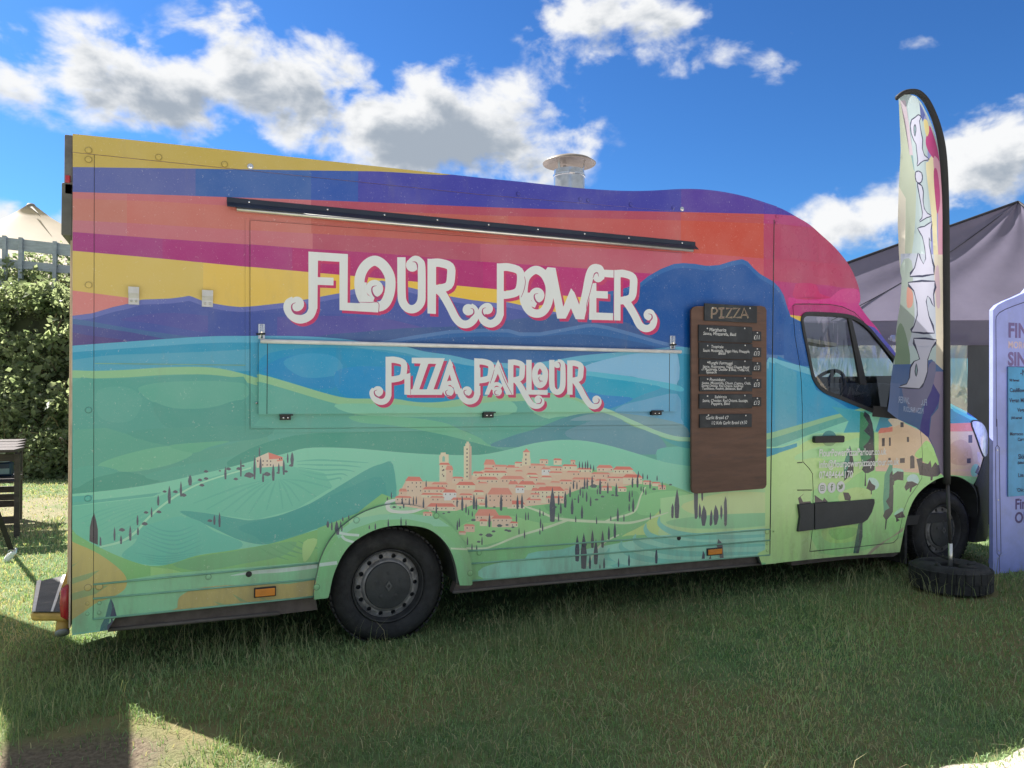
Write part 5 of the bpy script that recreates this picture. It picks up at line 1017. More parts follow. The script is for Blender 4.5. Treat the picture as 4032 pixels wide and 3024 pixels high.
# ================================================================ feather flag in its tyre
G = onZ(3742, 2322); D_ = float((G-CAM)@_f)
fl = empty('feather_flag', (G[0], G[1], 0)); tag(fl, 'tall feather flag reading pizza in reverse, on a black pole', 'flag')
hr = Vector(_r0); hf = Vector((math.sin(YAW), math.cos(YAW), 0))
def fl_uv(px, py): p = atD(px, py, D_); return (float((p-G)@_r0), float(p[2]))
def wav(u, v): 
    e = min(1, max(0, -u/.12)); return e*(.022*math.sin(v*2.1+u*5)+.010*math.sin(v*5.3-u*9)+.022*math.sin(u*14+v*1.2))
def fl_map(u, v): 
    p = Vector((G[0], G[1], 0))+hr*u+Vector((0, 0, v))+hf*(wav(u, v)-.0); return (p.x, p.y, p.z)
S1, S2 = Fr(3400, 300, 2.0744), Fr(3400, 1000, 2.0744)
def fu(fr, s): return [fl_uv(*p) for p in fr(s)]
sail = fu(S1, "287,185 340,146 400,134 460,146 508,195 556,282 602,396 638,542 657,702 668,900 674,1200 676,1650")+fu(S2, "676,500 676,1000 674,1400 672,1700 668,1825 640,1790 622,1690 590,1590 540,1500 440,1420 300,1352 215,1285 235,1180 250,1050 272,900 292,800 292,600 310,400 312,200")+fu(S1, "300,1600 288,1450 280,1200 285,900 295,600 288,400")
FS = []
def Fa(col, fr, s, sm_=0, k=1.0):
    q = fr(s) if not isinstance(s, list) else s
    if sm_: q = catmull(q, sm_, True)
    FS.append((lin(col, k*.82), np.array([fl_uv(*p) for p in q])))
Fa('BFD2D4', S1, "250,150 700,150 700,2100 250,2100"); Fa('C2CCB8', S1, "280,250 330,200 400,500 440,800 400,1300 340,1650 270,1650 270,300", 3); Fa('E6E0D0', S1, "285,900 340,1000 330,1400 330,1700 270,1700"); Fa('8FB0B4', S1, "330,210 460,720 470,800 420,760 350,450"); Fa('D6C8D4', S1, "300,200 350,190 390,480 420,640 380,640")
Fa('C8DADF', S1, "370,160 470,170 500,300 520,600 540,1000 550,1660 470,1660 450,1000 400,500", 3); Fa('9AA0D8', S1, "490,200 520,300 560,560 545,800 560,1100 560,1660 620,1660 620,900 600,500 540,280", 3)
Fa('F0E6BC', S1, "540,740 560,680 600,640 610,900 615,1300 640,1660 600,1660 570,1200", 3); Fa('C74E8C', S1, "545,500 575,380 610,470 635,600 640,700 600,650 560,580", 3); Fa('E3A8BE', S1, "600,660 645,700 664,900 664,1660 630,1660 620,1100", 3); Fa('C9588E', S1, "600,760 625,760 640,1000 615,1120 600,950", 3); Fa('E8D79A', S1, "530,330 560,340 575,420 555,470 535,400", 3); Fa('6470B0', S1, "488,190 540,290 520,350 500,300")
Fa('CDD6E6', S2, "300,0 620,0 620,750 300,750"); Fa('E9DFCB', S2, "590,0 664,0 664,960 600,950 600,400"); Fa('D9C0CC', S2, "600,150 630,100 640,400 610,420", 3); Fa('B8C8C0', S2, "300,100 380,60 400,300 420,520 370,760 300,800 290,560", 3); Fa('8FA890', S2, "300,600 330,570 370,700 390,880 350,1060 300,1000 280,820", 3); Fa('E2A89A', S2, "355,270 400,320 400,420 360,430", 3)
Fa('5E7CB4', S2, "250,900 420,900 560,860 664,950 664,1900 200,1900 200,1200"); Fa('5650A4', S2, "540,880 620,1060 640,1180 600,1280 560,1340 540,1520 470,1450 500,1250", 3); Fa('6F86BC', S2, "240,1050 320,1060 300,1350 210,1290"); Fa('A898B8', S2, "664,960 600,960 580,1060 640,1150 630,1260 570,1330 550,1500 600,1600 640,1800 664,1830"); Fa('8B8AB0', S2, "330,1100 480,1090 540,900 600,900 560,1120 420,1300", 3)
for fr, s, h in ((S1, "488,300 500,312 486,345 500,430 515,500 510,570 530,630 566,660 525,668 490,690 458,720 470,680 462,600 455,540 430,510 405,460 395,400 410,350 450,322 475,300", "445,375 458,410 450,460 440,482 428,450 428,400"), (S1, "468,768 495,780 500,815 490,850 468,862 445,852 437,815 442,780", None),
                 (S1, "455,872 490,890 500,940 492,1010 500,1080 530,1120 562,1135 520,1150 450,1190 480,1160 487,1110 475,1020 465,950", None), (S1, "568,1188 556,1250 558,1345 540,1310 540,1380 565,1480 590,1610 372,1635 410,1570 438,1450 452,1490 488,1538 513,1490 502,1400 478,1310 436,1247 500,1230", None),
                 (S2, "360,238 597,222 582,330 588,428 560,360 532,338 516,385 540,510 585,642 400,632 420,590 446,500 440,400 410,300", None), (S2, "418,692 602,705 560,765 522,860 520,960 490,1050 455,1097 310,1085 365,1065 388,1010 395,930 420,880 462,860 440,780", "432,890 445,950 432,1005 420,960")):
    q = fr(s); Fa('484A66', None, stroke(catmull(q, 2, True), 4.0, closed=True, smooth=False)); Fa('DCDDF2', None, [tuple(x) for x in np.array(q)])
    if h: Fa('484A66', fr, h, 2); Fa('9AB4BC', None, [tuple(x) for x in np.array(inset(fr(h), 3.0))])
clothm = print_mat('flag_cloth', rough=.75, flecks=0, coat=0, bump=.2, trans=.34)
so_ = cdt_panel('sail', sail, [], FS, fl_map, clothm, fl, lin('BFD2D4'), 0, (0, 1, 0), .035)
so_.data.polygons.foreach_set('use_smooth', [True]*len(so_.data.polygons))
lm = mat('pale_blue_print', lin('A9B8D8'), .7)
for s, a, c, sz in (("FLOUR POWER", (520, 1240), (300, 1215), .075), ("PIZZA PARLOUR", (490, 1305), (335, 1285), .06)):
    p0, p1 = fu(S2, [a, c]); v0 = Vector(fl_map(*p0))-hf*.012; v1 = Vector(fl_map(*p1))-hf*.012
    lettering(s, v0, (v1-v0).normalized(), Vector((0, 0, 1)), sz, lm, so_, fit=(v1-v0).length, name='mirrored_lettering')
slv = fu(S1, "283,170 340,128 400,115 460,125 520,180 570,270 615,390 650,540 668,700 678,900 684,1200 686,1650")+fu(S2, "686,600 686,1100 684,1500 684,1880")
b = MB(); b.tube([Vector((G[0], G[1], v_))+hr*u_+hf*(-.005) for u_, v_ in catmull(slv, 4)], [.024]*1+[.027]*(len(catmull(slv, 4))-1), 10, ell_=.7); b.build('pole_sleeve', mat('black_nylon', (.02, .021, .024), .7), fl, True)
pb = fu(S2, [(690, 1860)])[0]; MB().tube([(G[0]+hr.x*pb[0], G[1]+hr.y*pb[0], pb[1]), (G[0], G[1], .35)], .0125, 10).build('pole', mat('dark_pole', (.05, .048, .05), .4), fl, True)
MB().tube([(G[0], G[1], .37), (G[0], G[1], .16)], .016, 10).build('spigot', alu, fl, True)
ty = empty('tyre_weight', (G[0], G[1], 0)); tag(ty, 'old black tyre lying flat on the grass, weighting the flag pole', 'tyre')
RT = .288; b = MB(); b.lathe([(.10, .195), (.12, .205), (.18, .212), (.225, .215), (.26, .205), (RT-.008, .18), (RT, .15), (RT+.002, .1), (RT, .05), (RT-.01, .02), (.24, .0), (.1, .0), (.1, .195)], (G[0], G[1], 0), 'Z', 56); tyo = b.build('casing', rubber, ty, True)
MB().lathe([(.0, .17), (.11, .17)], (G[0], G[1], 0), 'Z', 24).build('centre_plug', rubber, ty)
b = MB()
for k in range(30):
    a = 2*math.pi*k/30; d = Vector((-math.sin(a), math.cos(a), 0)); nrm = Vector((math.cos(a), math.sin(a), 0)); c = Vector((G[0], G[1], 0))+nrm*(RT+.002)
    for z0, z1, sh in ((.03, .095, 0), (.105, .185, .5)):
        c2 = c+d*sh*.035; v_ = [c2+d*i*.026+Vector((0, 0, z))+nrm*h for h in (-.012, .006) for z in (z0, z1) for i in (-1, 1)]
        b.add(v_, [(4, 5, 7, 6), (0, 1, 5, 4), (2, 6, 7, 3), (0, 4, 6, 2), (1, 3, 7, 5)])
tag(b.build('tread_blocks', rubber, ty), kind='stuff')
for k in range(5):
    a = 2*math.pi*k/5+.5; pp = [Vector((G[0]+math.cos(a+t*.5)*(.12+.10*t), G[1]+math.sin(a+t*.5)*(.12+.10*t), .212)) for t in np.linspace(0, 1, 6)]; MB().tube(pp, [.008, .016, .02, .02, .016, .006], 8).build('sidewall_rib', rubber, ty, True)

# ================================================================ purple menu sign
P0 = onZ(3910, 2264); P1 = onZ(4030, 2250); sd = Vector((P1[0]-P0[0], P1[1]-P0[1], 0)).normalized(); sn = sd.cross(Vector((0, 0, 1)))
if sn.dot(Vector(CAM)-Vector(P0)) < 0: sn = -sn
def sg_uv(px, py):
    d = Vector(ray(px, py)); t = sn.dot(Vector(P0)-Vector(CAM))/sn.dot(d); p = Vector(CAM)+d*t; return ((p-Vector(P0)).dot(sd), p.z)
def sg_map(o): 
    def f(u, v): p = Vector(P0)+sd*u+sn*o; return (p.x, p.y, v)
    return f
Q1, Q2 = Fr(3840, 1120, 2.963), Fr(3840, 1650, 2.552)
lf = [sg_uv(*p) for p in Q1("167,420 167,380 178,345 205,298 260,240 350,192 450,152 569,97")]; SW = .92
def mirror_top(P): 
    u0 = P[-1][0]; return P+[(SW/2, P[-1][1]+.06)]+[(SW-u, v) for u, v in P[::-1]]
out = [(0, .004)]+mirror_top([(max(u, 0), v) for u, v in lf])+[(SW, .004)]
sg = empty('menu_sign', (P0[0], P0[1], 0)); tag(sg, 'lilac painted sign board with purple lettering and blue menu, standing on the grass', 'sign')
lil = mat('lilac_paint', lin('8E98DA', 1.2), .45, var=.10, scale=4, dirt=((.3, .3, .4), 7, .25))
cdt_panel('board', out, [], [], sg_map(0), lil, sg, rim=.035, rimvec=tuple(-sn))
cdt_panel('board_back', out, [], [], sg_map(-.035), lil, sg, rimvec=tuple(sn))
navy = mat('navy_paint', (.035, .03, .12), .5); purp = mat('purple_paint', lin('6F5F98', 1.1), .5); cyan = mat('blue_menu_panel', lin('3F92C8', 1.15), .4)
ln = [sg_uv(*p) for p in Q1("245,1659 243,900 240,420 245,375 280,330 350,290 450,250 569,208")]
def ribbon(name, P, w, o, mt):
    q = stroke(P, w, smooth=False); cdt_panel(name, q, [], [], sg_map(o), mt, sg, rimvec=tuple(-sn))
ribbon('trim_line', ln+[(SW/2, ln[-1][1]+.055)]+[(SW-u, v) for u, v in ln[::-1]], .0035, .001, navy)
ribbon('trim_line', [sg_uv(*p) for p in Q2("218,0 220,262 204,285 206,700 218,1350 238,1372 258,1350 246,700 240,285 220,262")], .0035, .001, navy); ribbon('trim_line', [sg_uv(*p) for p in Q2("240,1372 243,1560")], .0035, .001, navy)
a, c = sg_uv(*Q1("370,960")[0]), sg_uv(*Q2("332,778")[0]); pan = [(a[0], a[1]), (a[0], c[1]), (SW-a[0], c[1]), (SW-a[0], a[1])]
cdt_panel('menu_panel', pan, [], [], sg_map(.008), cyan, sg, rim=.008, rimvec=tuple(-sn)); ribbon('panel_edge', [pan[1], pan[0], pan[3]], .004, .009, navy)
ink = mat('dark_blue_ink', (.03, .035, .09), .6); peach = mat('peach_paint', lin('C8B4C4', 1.1), .5)
def sg_text(s, fr, x, y, h, mt, o=.0095, bold=.001):
    p = sg_uv(*fr([(x, y)])[0]); q = sg_uv(*fr([(x, y-h)])[0]); lettering(s, sg_map(o)(*p), sd, Vector((0, 0, 1)), (q[1]-p[1])*1.38, mt, sg, bold=bold)
sg_text("FIN", Q1, 380, 612, 170, purp, .001, .006); sg_text("MOROCC", Q1, 382, 740, 80, peach, .001, .002); sg_text("SIN", Q1, 380, 940, 155, purp, .001, .006)
for s, x, y, h in (("-N", 512, 1060, 70), ("'All Served", 385, 1130, 28), ("Cauliflow", 390, 1255, 48), ("Vegan Mi", 386, 1375, 50), ("Vega", 480, 1485, 46), ("(All served", 408, 1570, 30)): sg_text(s, Q1, x, y, h, ink)
for s, x, y, h in (("Morrocco", 338, 165, 34), ("Curr", 416, 220, 34), ("Skin", 420, 400, 50), ("(Salted", 416, 450, 24), ("Loa", 420, 582, 40), ("'Chic", 406, 730, 36)): sg_text(s, Q2, x, y, h, ink)
for s, x, y, h in (("Fin", 398, 905, 105), ("ON", 396, 1045, 110)): sg_text(s, Q2, x, y, h, mat('deep_purple_paint', lin('4A3A80'), .5), .001, .004)
for x, y in ((220, 312), (230, 815), (238, 1322)):
    u, v_ = sg_uv(*Q2([(x, y)])[0]); MB().tube([Vector(sg_map(0)(u, v_)), Vector(sg_map(.004)(u, v_))], .006, 8).build('screw', steel, sg)
for u in (.40, SW-.12): MB().bar(Vector(sg_map(-.05)(u, 1.2)), Vector(sg_map(-.32)(u, 0.0)), .04, .03).build('rear_leg', lil, sg)

# ================================================================ grey gazebo behind the cab
gz_ = empty('gazebo', (8, 6, 0)); tag(gz_, 'grey canvas gazebo with clear plastic windows behind the truck cab', 'gazebo')
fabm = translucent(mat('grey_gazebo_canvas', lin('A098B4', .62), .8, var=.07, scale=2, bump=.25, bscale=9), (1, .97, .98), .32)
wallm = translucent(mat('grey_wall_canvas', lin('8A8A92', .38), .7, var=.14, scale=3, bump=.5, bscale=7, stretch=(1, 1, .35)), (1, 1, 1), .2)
pk = mat('black_binding', (.02, .02, .03), .7)
A_ = Vector(atD(4008, 798, 10.6)); FLc = Vector(atD(2700, 1300, 9.6)); FRc = Vector(atD(4700, 1235, 9.0)); BLc = FLc+hf*3.6+hr*.2; BRc = FRc+hf*3.8; ze = (FLc.z+FRc.z)/2
for c_ in (FLc, FRc, BLc, BRc): c_.z = ze+.02
def cloth(name, a, b_, c_, d, nu, nv, mt, sag=0, wr=0, parent=None, seed=0, nrm=None):
    v_ = []; n_ = nrm or (b_-a).cross(d-a).normalized()
    for j in range(nv+1):
        for i in range(nu+1):
            u, w = i/nu, j/nv; p = a.lerp(b_, u).lerp(d.lerp(c_, u), w)
            p += n_*(wr*(math.sin(u*31+seed+math.sin(w*5)*1.5)*.6+math.sin(u*13+w*9+seed))*(.35+.65*math.sin(math.pi*u)))+Vector((0, 0, -sag*math.sin(math.pi*u)*math.sin(math.pi*w)))
            v_.append(p)
    return link(name, mesh(name, v_, [(j*(nu+1)+i, j*(nu+1)+i+1, (j+1)*(nu+1)+i+1, (j+1)*(nu+1)+i) for j in range(nv) for i in range(nu)]), mt, parent, True)
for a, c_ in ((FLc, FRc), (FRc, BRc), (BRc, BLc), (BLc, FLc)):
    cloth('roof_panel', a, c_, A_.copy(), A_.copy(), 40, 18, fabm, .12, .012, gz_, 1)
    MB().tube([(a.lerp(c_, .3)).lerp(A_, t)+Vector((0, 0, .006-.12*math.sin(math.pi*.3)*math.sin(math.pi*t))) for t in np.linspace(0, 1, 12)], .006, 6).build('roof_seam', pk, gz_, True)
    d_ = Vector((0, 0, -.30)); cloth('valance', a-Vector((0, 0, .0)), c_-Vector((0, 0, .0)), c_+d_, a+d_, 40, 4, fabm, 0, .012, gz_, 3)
for a in (FLc, FRc, BLc, BRc):
    MB().tube([a+(A_-a)*t+Vector((0, 0, .012-.10*math.sin(math.pi*t)*0)) for t in np.linspace(0, 1, 10)], .018, 8).build('hip_binding', pk, gz_, True); MB().bar((a.x, a.y, 0), (a.x, a.y, a.z), .045).build('leg', steel, gz_)
# front wall: canvas with a clear window sheet
w0 = Vector((FLc.x, FLc.y, 0)); w1 = Vector((FRc.x, FRc.y, 0)); wl_ = (w1-w0).length; wd = (w1-w0).normalized()
def wpt(px, py):
    n_ = wd.cross(Vector((0, 0, 1))); d = Vector(ray(px, py)); t = n_.dot(w0-Vector(CAM))/n_.dot(d); p = Vector(CAM)+d*t; return (p-w0).dot(wd), p.z
u0 = wpt(3130, 1400)[0]; u1, zt = wpt(3815, 1318); zb_ = wpt(3780, 1600)[1]; zt2 = ze-.25
at_ = lambda u, z: w0+wd*u+Vector((0, 0, z))+hf*.03
clear = bpy.data.materials.new('clear_pvc'); clear.use_nodes = True; t = clear.node_tree; t.nodes.clear(); o_ = N(t, 'ShaderNodeOutputMaterial'); tr = N(t, 'ShaderNodeBsdfTransparent', inp={0: (.60, .68, .71, 1)}); gl = N(t, 'ShaderNodeBsdfGlossy', inp={1: .2}); df = N(t, 'ShaderNodeBsdfTranslucent', inp={0: (.50, .58, .62, 1)})
tcn = N(t, 'ShaderNodeTexCoord'); nb = N(t, 'ShaderNodeTexNoise', inp={'Scale': 3.2, 'Detail': 3, 'Distortion': 1.6}); t.links.new(V_(t, 'MULTIPLY', tcn.outputs['Object'], (1, 1, .4)), nb.inputs[0]); bp = N(t, 'ShaderNodeBump', inp={'Strength': .45, 'Distance': .1}); t.links.new(nb.outputs[0], bp.inputs['Height']); t.links.new(bp.outputs[0], gl.inputs['Normal'])
m1 = N(t, 'ShaderNodeMixShader', inp={0: .5}); t.links.new(tr.outputs[0], m1.inputs[1]); t.links.new(df.outputs[0], m1.inputs[2]); m2 = N(t, 'ShaderNodeMixShader', inp={0: .25}); t.links.new(m1.outputs[0], m2.inputs[1]); t.links.new(gl.outputs[0], m2.inputs[2]); t.links.new(m2.outputs[0], o_.inputs[0])
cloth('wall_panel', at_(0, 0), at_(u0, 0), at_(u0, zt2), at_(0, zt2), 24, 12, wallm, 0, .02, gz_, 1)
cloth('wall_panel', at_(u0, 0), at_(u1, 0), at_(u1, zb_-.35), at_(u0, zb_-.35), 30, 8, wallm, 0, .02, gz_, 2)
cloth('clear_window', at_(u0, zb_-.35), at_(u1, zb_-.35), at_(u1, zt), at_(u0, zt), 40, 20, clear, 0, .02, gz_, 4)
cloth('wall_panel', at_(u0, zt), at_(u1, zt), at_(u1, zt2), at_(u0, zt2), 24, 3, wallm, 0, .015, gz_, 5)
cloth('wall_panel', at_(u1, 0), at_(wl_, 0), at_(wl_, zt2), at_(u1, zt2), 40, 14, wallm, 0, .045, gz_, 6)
cr = empty('white_crate', onZ(3850, 2215)); tag(cr, 'pale boxes on the ground under the gazebo seen past the front wheel', 'box'); c_ = onZ(3850, 2215)
c2_ = onZ(3850, 2190); MB().box(c2_[0]-.1, c2_[0]+.6, c2_[1]+.9, c2_[1]+1.3, 0, .22).build('carton', mat('pale_card', (.5, .46, .42), .8), cr, bevel=.01); MB().box(c2_[0]-.1, c2_[0]+.6, c2_[1]+.898, c2_[1]+1.302, .10, .13).build('tape', mat('brown_tape', (.22, .15, .1), .5), cr)

# ================================================================ left: stand, strap, canopy
wd_ = mat('dark_red_wood', (.065, .046, .044), .6, var=.3, scale=7, bump=.2, bscale=80, stretch=(1, 6, 6))
L1 = onZ(66, 2117); L2 = onZ(77, 2044); dL = Vector((L2[0]-L1[0], L2[1]-L1[1], 0)); ux = Vector((-1, .06, 0)).normalized(); Zs = lambda py: 1.58-(py-1527)*float((L1-CAM)@_f)/F_*1.0
stn = empty('wooden_stand', (L1[0], L1[1], 0)); tag(stn, 'dark wooden slatted serving stand on trodden grass near the bramble bank', 'stand')
h0 = Zs(1764); l1, l2 = Vector((L1[0], L1[1], 0)), Vector((L2[0], L2[1], 0)); wst = 1.1
def bb(name, a, c, w, h): return MB().bar(a, c, w, h).build(name, wd_, stn, bevel=.004)
for bs in (l1, l2):
    for k in (0, wst): bb('leg', bs+ux*k, bs+ux*k+Vector((0, 0, h0-.06)), .055, .05)
zz = Vector((0, 0, 1))
for t, nm in ((-.05, 'top_board'), (.3, 'top_board'), (.65, 'top_board'), (1.05, 'top_board')): bb(nm, l1+dL*t-ux*.02+zz*(h0-.015), l1+dL*t+ux*(wst+.06)+zz*(h0-.015), dL.length*.3, .03)
for py, bs in ((1802, l1), (1908, l2), (1982, l2), (2017, l2), (2047, l1), (1802, l2), (2047, l2)): bb('rail', bs+zz*Zs(py)-ux*.0, bs+ux*wst+zz*Zs(py), .03, .075)
for k in (.02, wst-.02):
    bb('cross_rail', l1+ux*k+zz*Zs(2047), l2+ux*k+zz*Zs(2047), .03, .06); bb('cross_rail', l1+ux*k+zz*Zs(1802), l2+ux*k+zz*Zs(1802), .03, .06)
for t in (.2, .5, .8): bb('shelf_slat', l1+dL*t+zz*Zs(1902), l1+dL*t+ux*wst+zz*Zs(1902), dL.length*.26, .02)
dp = empty('sauce_dispenser', tuple(l1+dL*.5+ux*.16+zz*(Zs(1902)+.01))); tag(dp, 'dark blue pump dispenser with pale label on the wooden stand', 'dispenser')
q = Vector(dp.location); MB().box(q.x-.11, q.x+.1, q.y-.07, q.y+.07, q.z, q.z+.16).build('tub', mat('navy_tub', (.02, .04, .09), .35), dp, bevel=.02); MB().box(q.x-.09, q.x+.08, q.y-.073, q.y-.0705, q.z+.03, q.z+.09).build('label', mat('pale_label', (.35, .42, .45), .5), dp)
MB().lathe([(.07, .16), (.05, .19), (.02, .2), (.018, .25), (.03, .255), (.03, .27), (0, .275)], tuple(q), 'Z', 16).build('pump', mat('pump_white', (.5, .53, .55), .4), dp, True)
an = Vector(onZ(58, 2188)); up_ = Vector(onZ(0, 2125))
HC = 2.5; off = Vector((-.58*HC/math.tan(SUN_EL), .82*HC/math.tan(SUN_EL), HC))
shade = [(-1.22, 1.68), (-.70, .92), (-.50, .5), (-.28, -.2), (-.24, -.5), (-.20, -1.15), (-.08, -2.6), (-.60, -2.6), (-.68, -1.0), (-.76, -.45), (-.93, -.03), (-1.2, .08), (-2.3, .4), (-2.6, 1.6)]
cn = empty('shade_sail', (-3, 2.5, 0)); tag(cn, 'cream shade canopy on poles strapped to the ground beside the truck rear', 'canopy')
cp = [(x+off.x, y+off.y) for x, y in shade]
slab(cp, HC, HC+.012, 'canopy_cloth', mat('cream_canopy', (.6, .56, .48), .8), cn, 0)
for i in (13, 6, 7): MB().tube([(cp[i][0], cp[i][1], 0), (cp[i][0], cp[i][1], HC)], .03, 8).build('pole', steel, cn)
strap = empty('ground_strap', tuple(an)); tag(strap, 'black webbing tie-down strap with hook pegged in the lit grass', 'strap')
d_ = Vector(atD(0, 2048, float((an-Vector(CAM)).dot(Vector(_f)))-.1))-Vector(atD(42, 2163, float((an-Vector(CAM)).dot(Vector(_f))))); s0 = Vector(atD(44, 2165, float((an-Vector(CAM)).dot(Vector(_f)))))
s1 = s0+d_*7
MB().bar(s0, s1, .05, .006, up=tuple(hf)).build('webbing', mat('black_webbing', (.015, .015, .017), .8), strap)
MB().tube([s0+Vector((.025*math.cos(a), 0, .03*math.sin(a)-.03)) for a in np.linspace(0, 2*math.pi, 14)], .006, 6).build('ring', steel, strap, True)
MB().tube([s0+Vector((0, 0, -.06)), s0+Vector((.02, 0, -.09)), s0+Vector((.03, 0, -.12)), Vector((an.x, an.y, .0))], .007, 6).build('hook', steel, strap, True)
MB().tube([(an.x, an.y, -.05), (an.x+.01, an.y, .07)], .012, 8).build('peg', steel, strap, True)
bgp = Vector(onZ(36, 2212)); bag = MB().tube([bgp+Vector((-.03, 0, .0)), bgp+Vector((-.02, 0, .02)), bgp+Vector((.005, .01, .05)), bgp+Vector((.025, .0, .075)), bgp+Vector((.035, 0, .085))], [.014, .026, .030, .022, .008], 9).build('paper_bag', mat('white_paper', (.75, .76, .8), .7, bump=.6, bscale=30), None); tag(bag, 'crumpled white paper bag lying by the ground peg', 'bag')

# ================================================================ bank with brambles, fence, far tent
leafm = translucent(mat('bramble_leaf', (.16, .21, .11), .34, var=.4, scale=2.6, two=(.42, .45, .30)), (1.15, 1.2, .9), .65)
drym = translucent(mat('dry_stem_leaf', (.22, .17, .08), .7, var=.4, scale=3, two=(.36, .30, .15)), (1, .95, .7), .3)
conm = translucent(mat('conifer_leaf', (.07, .115, .065), .5, var=.4, scale=3, two=(.14, .20, .11)), (1, 1.1, .7), .3)
b0 = onZ(200, 1880); bf = hf; br = hr                     # foot of the bank, away from the camera / to the right
def bk(u, w, z): p = Vector((b0[0], b0[1], 0))+br*u+bf*w; return Vector((p.x, p.y, z))
def bank_z(w): return 3.55*ss(0, 2.3, w)-.04
v_ = []; us = np.linspace(-9, 9, 28); ws = np.linspace(-.5, 5, 18)
for u in us:
    for w in ws: v_.append(bk(u, w+.18*math.sin(u*1.3), bank_z(w)+.10*math.sin(u*2.1+w*1.7)*ss(0, 1, w)))
nw = len(ws); tag(link('bank', mesh('bank', v_, [(i*nw+j, (i+1)*nw+j, (i+1)*nw+j+1, i*nw+j+1) for i in range(len(us)-1) for j in range(nw-1)]), mat('bank_earth', (.045, .05, .022), .95, var=.4, scale=3, bump=.6, bscale=14), None, True), kind='structure')
def leaves(name, blobs, n, size, mt, parent=None, droop=.5, seed=1, asp=.62):
    """leaf faces spread through uneven ellipsoids: blobs = (centre, rx, ry, rz)"""
    r = np.random.default_rng(seed); tot = sum(b_[1]*b_[3] for b_ in blobs); V = []; 
    for c, rx, ry, rz in blobs:
        k = int(n*rx*rz/tot); d = r.normal(size=(k, 3)); d /= np.linalg.norm(d, axis=1, keepdims=True); rad = r.uniform(.55, 1.06, (k, 1))**.6
        rad *= 1+.18*np.sin(d[:, :1]*9+seed)+.15*np.sin(d[:, 2:]*11+d[:, 1:2]*7)
        V.append(np.array(c)+d*rad*np.array([rx, ry, rz]))
    C = np.concatenate(V); k = len(C); a = r.normal(size=(k, 3)); a[:, 2] = a[:, 2]*.5-droop; a /= np.linalg.norm(a, axis=1, keepdims=True)
    q = r.normal(size=(k, 3)); q[:, 2] *= .6; s_ = np.cross(a, q); s_ /= np.maximum(np.linalg.norm(s_, axis=1, keepdims=True), 1e-6); nn = np.cross(a, s_); L = size*np.clip(r.lognormal(-.15, .42, (k, 1)), .35, 2.2); Wd = L*asp*.5
    P = np.stack([C-a*L*.5, C+s_*Wd+nn*L*.08, C+a*L*.5, C-s_*Wd+nn*L*.08], 1).reshape(-1, 3)
    me = bpy.data.meshes.new(name); me.vertices.add(4*k); me.vertices.foreach_set('co', P.ravel()); i0 = np.arange(k)*4
    T = np.stack([i0, i0+1, i0+2, i0, i0+2, i0+3], 1).reshape(-1, 3)
    me.loops.add(6*k); me.loops.foreach_set('vertex_index', T.ravel().astype(np.int32)); me.polygons.add(2*k); me.polygons.foreach_set('loop_start', np.arange(2*k, dtype=np.int32)*3); me.update(); me.validate()
    return link(name, me, mt, parent)
def bush(label, cat, u, w, rad, h, n, size, mt, seed, group='brambles on the bank', stems=7, nm='bramble_bush'):
    r = random.Random(seed); z0 = bank_z(w); base = bk(u, w, z0-.1); e = empty(nm, tuple(base)); tag(e, label, cat, group)
    bl = [(tuple(base+br*r.uniform(-.8, .8)*rad+bf*r.uniform(-.5, .25)*rad+Vector((0, 0, h*r.uniform(.15, .8)))), rad*r.uniform(.35, .6), rad*.45, h*r.uniform(.22, .42)) for _ in range(7)]
    tag(leaves('foliage', bl, n, size, mt, e, seed=seed), kind='stuff')
    for k in range(stems):
        c = bl[k % 7][0]; p1 = Vector(c)+Vector((r.uniform(-.3, .3), r.uniform(-.3, .3), r.uniform(.1, .5))); m_ = (base+p1)/2+Vector((0, 0, r.uniform(.1, .4)))
        MB().tube(catmull([base, m_, p1, p1+br*r.uniform(-.3, .3)-Vector((0, 0, .15))], 5), [.012]*5+[.009]*5+[.006]*5+[.003], 5).build('stem', drym if k % 2 else mat('bramble_stem', (.10, .06, .045), .7), e, True)
    return e
B_ = 'bramble bush '
for i, (u, w, lb, mt_) in enumerate(((-3.0, .2, 'with glossy leaves at the bank foot, farthest from the truck', leafm), (-1.9, .15, 'with glossy leaves at the bank foot, behind the wooden stand', leafm), (-.85, .1, 'with glossy leaves at the bank foot, between stand and truck', leafm), (.25, .15, 'with glossy leaves at the bank foot, beside the truck rear', leafm), (1.4, .2, 'at the bank foot, hidden mostly by the truck', leafm),
                             (-2.4, .7, 'with pale arching stems above the wooden stand', drym), (-1.3, .62, 'in fresh green halfway up the bank above the stand', leafm), (-.3, .6, 'with dry tan tips halfway up the bank', leafm), (.8, .65, 'in fresh green halfway up the bank by the truck', leafm),
                             (-1.9, 1.2, 'in mixed green on the upper bank over the stand', leafm), (-.8, 1.15, 'in bright green on the upper bank under the fence', leafm), (1.0, 1.2, 'on the upper bank tucked behind the truck', leafm),
                             (-2.4, 1.8, 'crowding the fence posts far from the truck', leafm), (-1.3, 1.75, 'crowding the lower fence rail', leafm), (-.45, 1.8, 'reaching over the lower fence rail near the conifer shrub', leafm), (1.4, 1.8, 'below the fence end behind the truck', leafm))):
    bush(B_+lb, 'bush', u, w, .85, .8 if w > 1.5 else 1.2, 1900 if i % 3 else 2500, (.085, .11, .075)[i % 3], mt_, 20+i, stems=12)
bush('dense dark conifer shrub beside the truck rear on the bank', 'shrub', .30, 1.55, .7, 1.45, 4200, .06, conm, 50, None, 4, 'conifer_shrub')
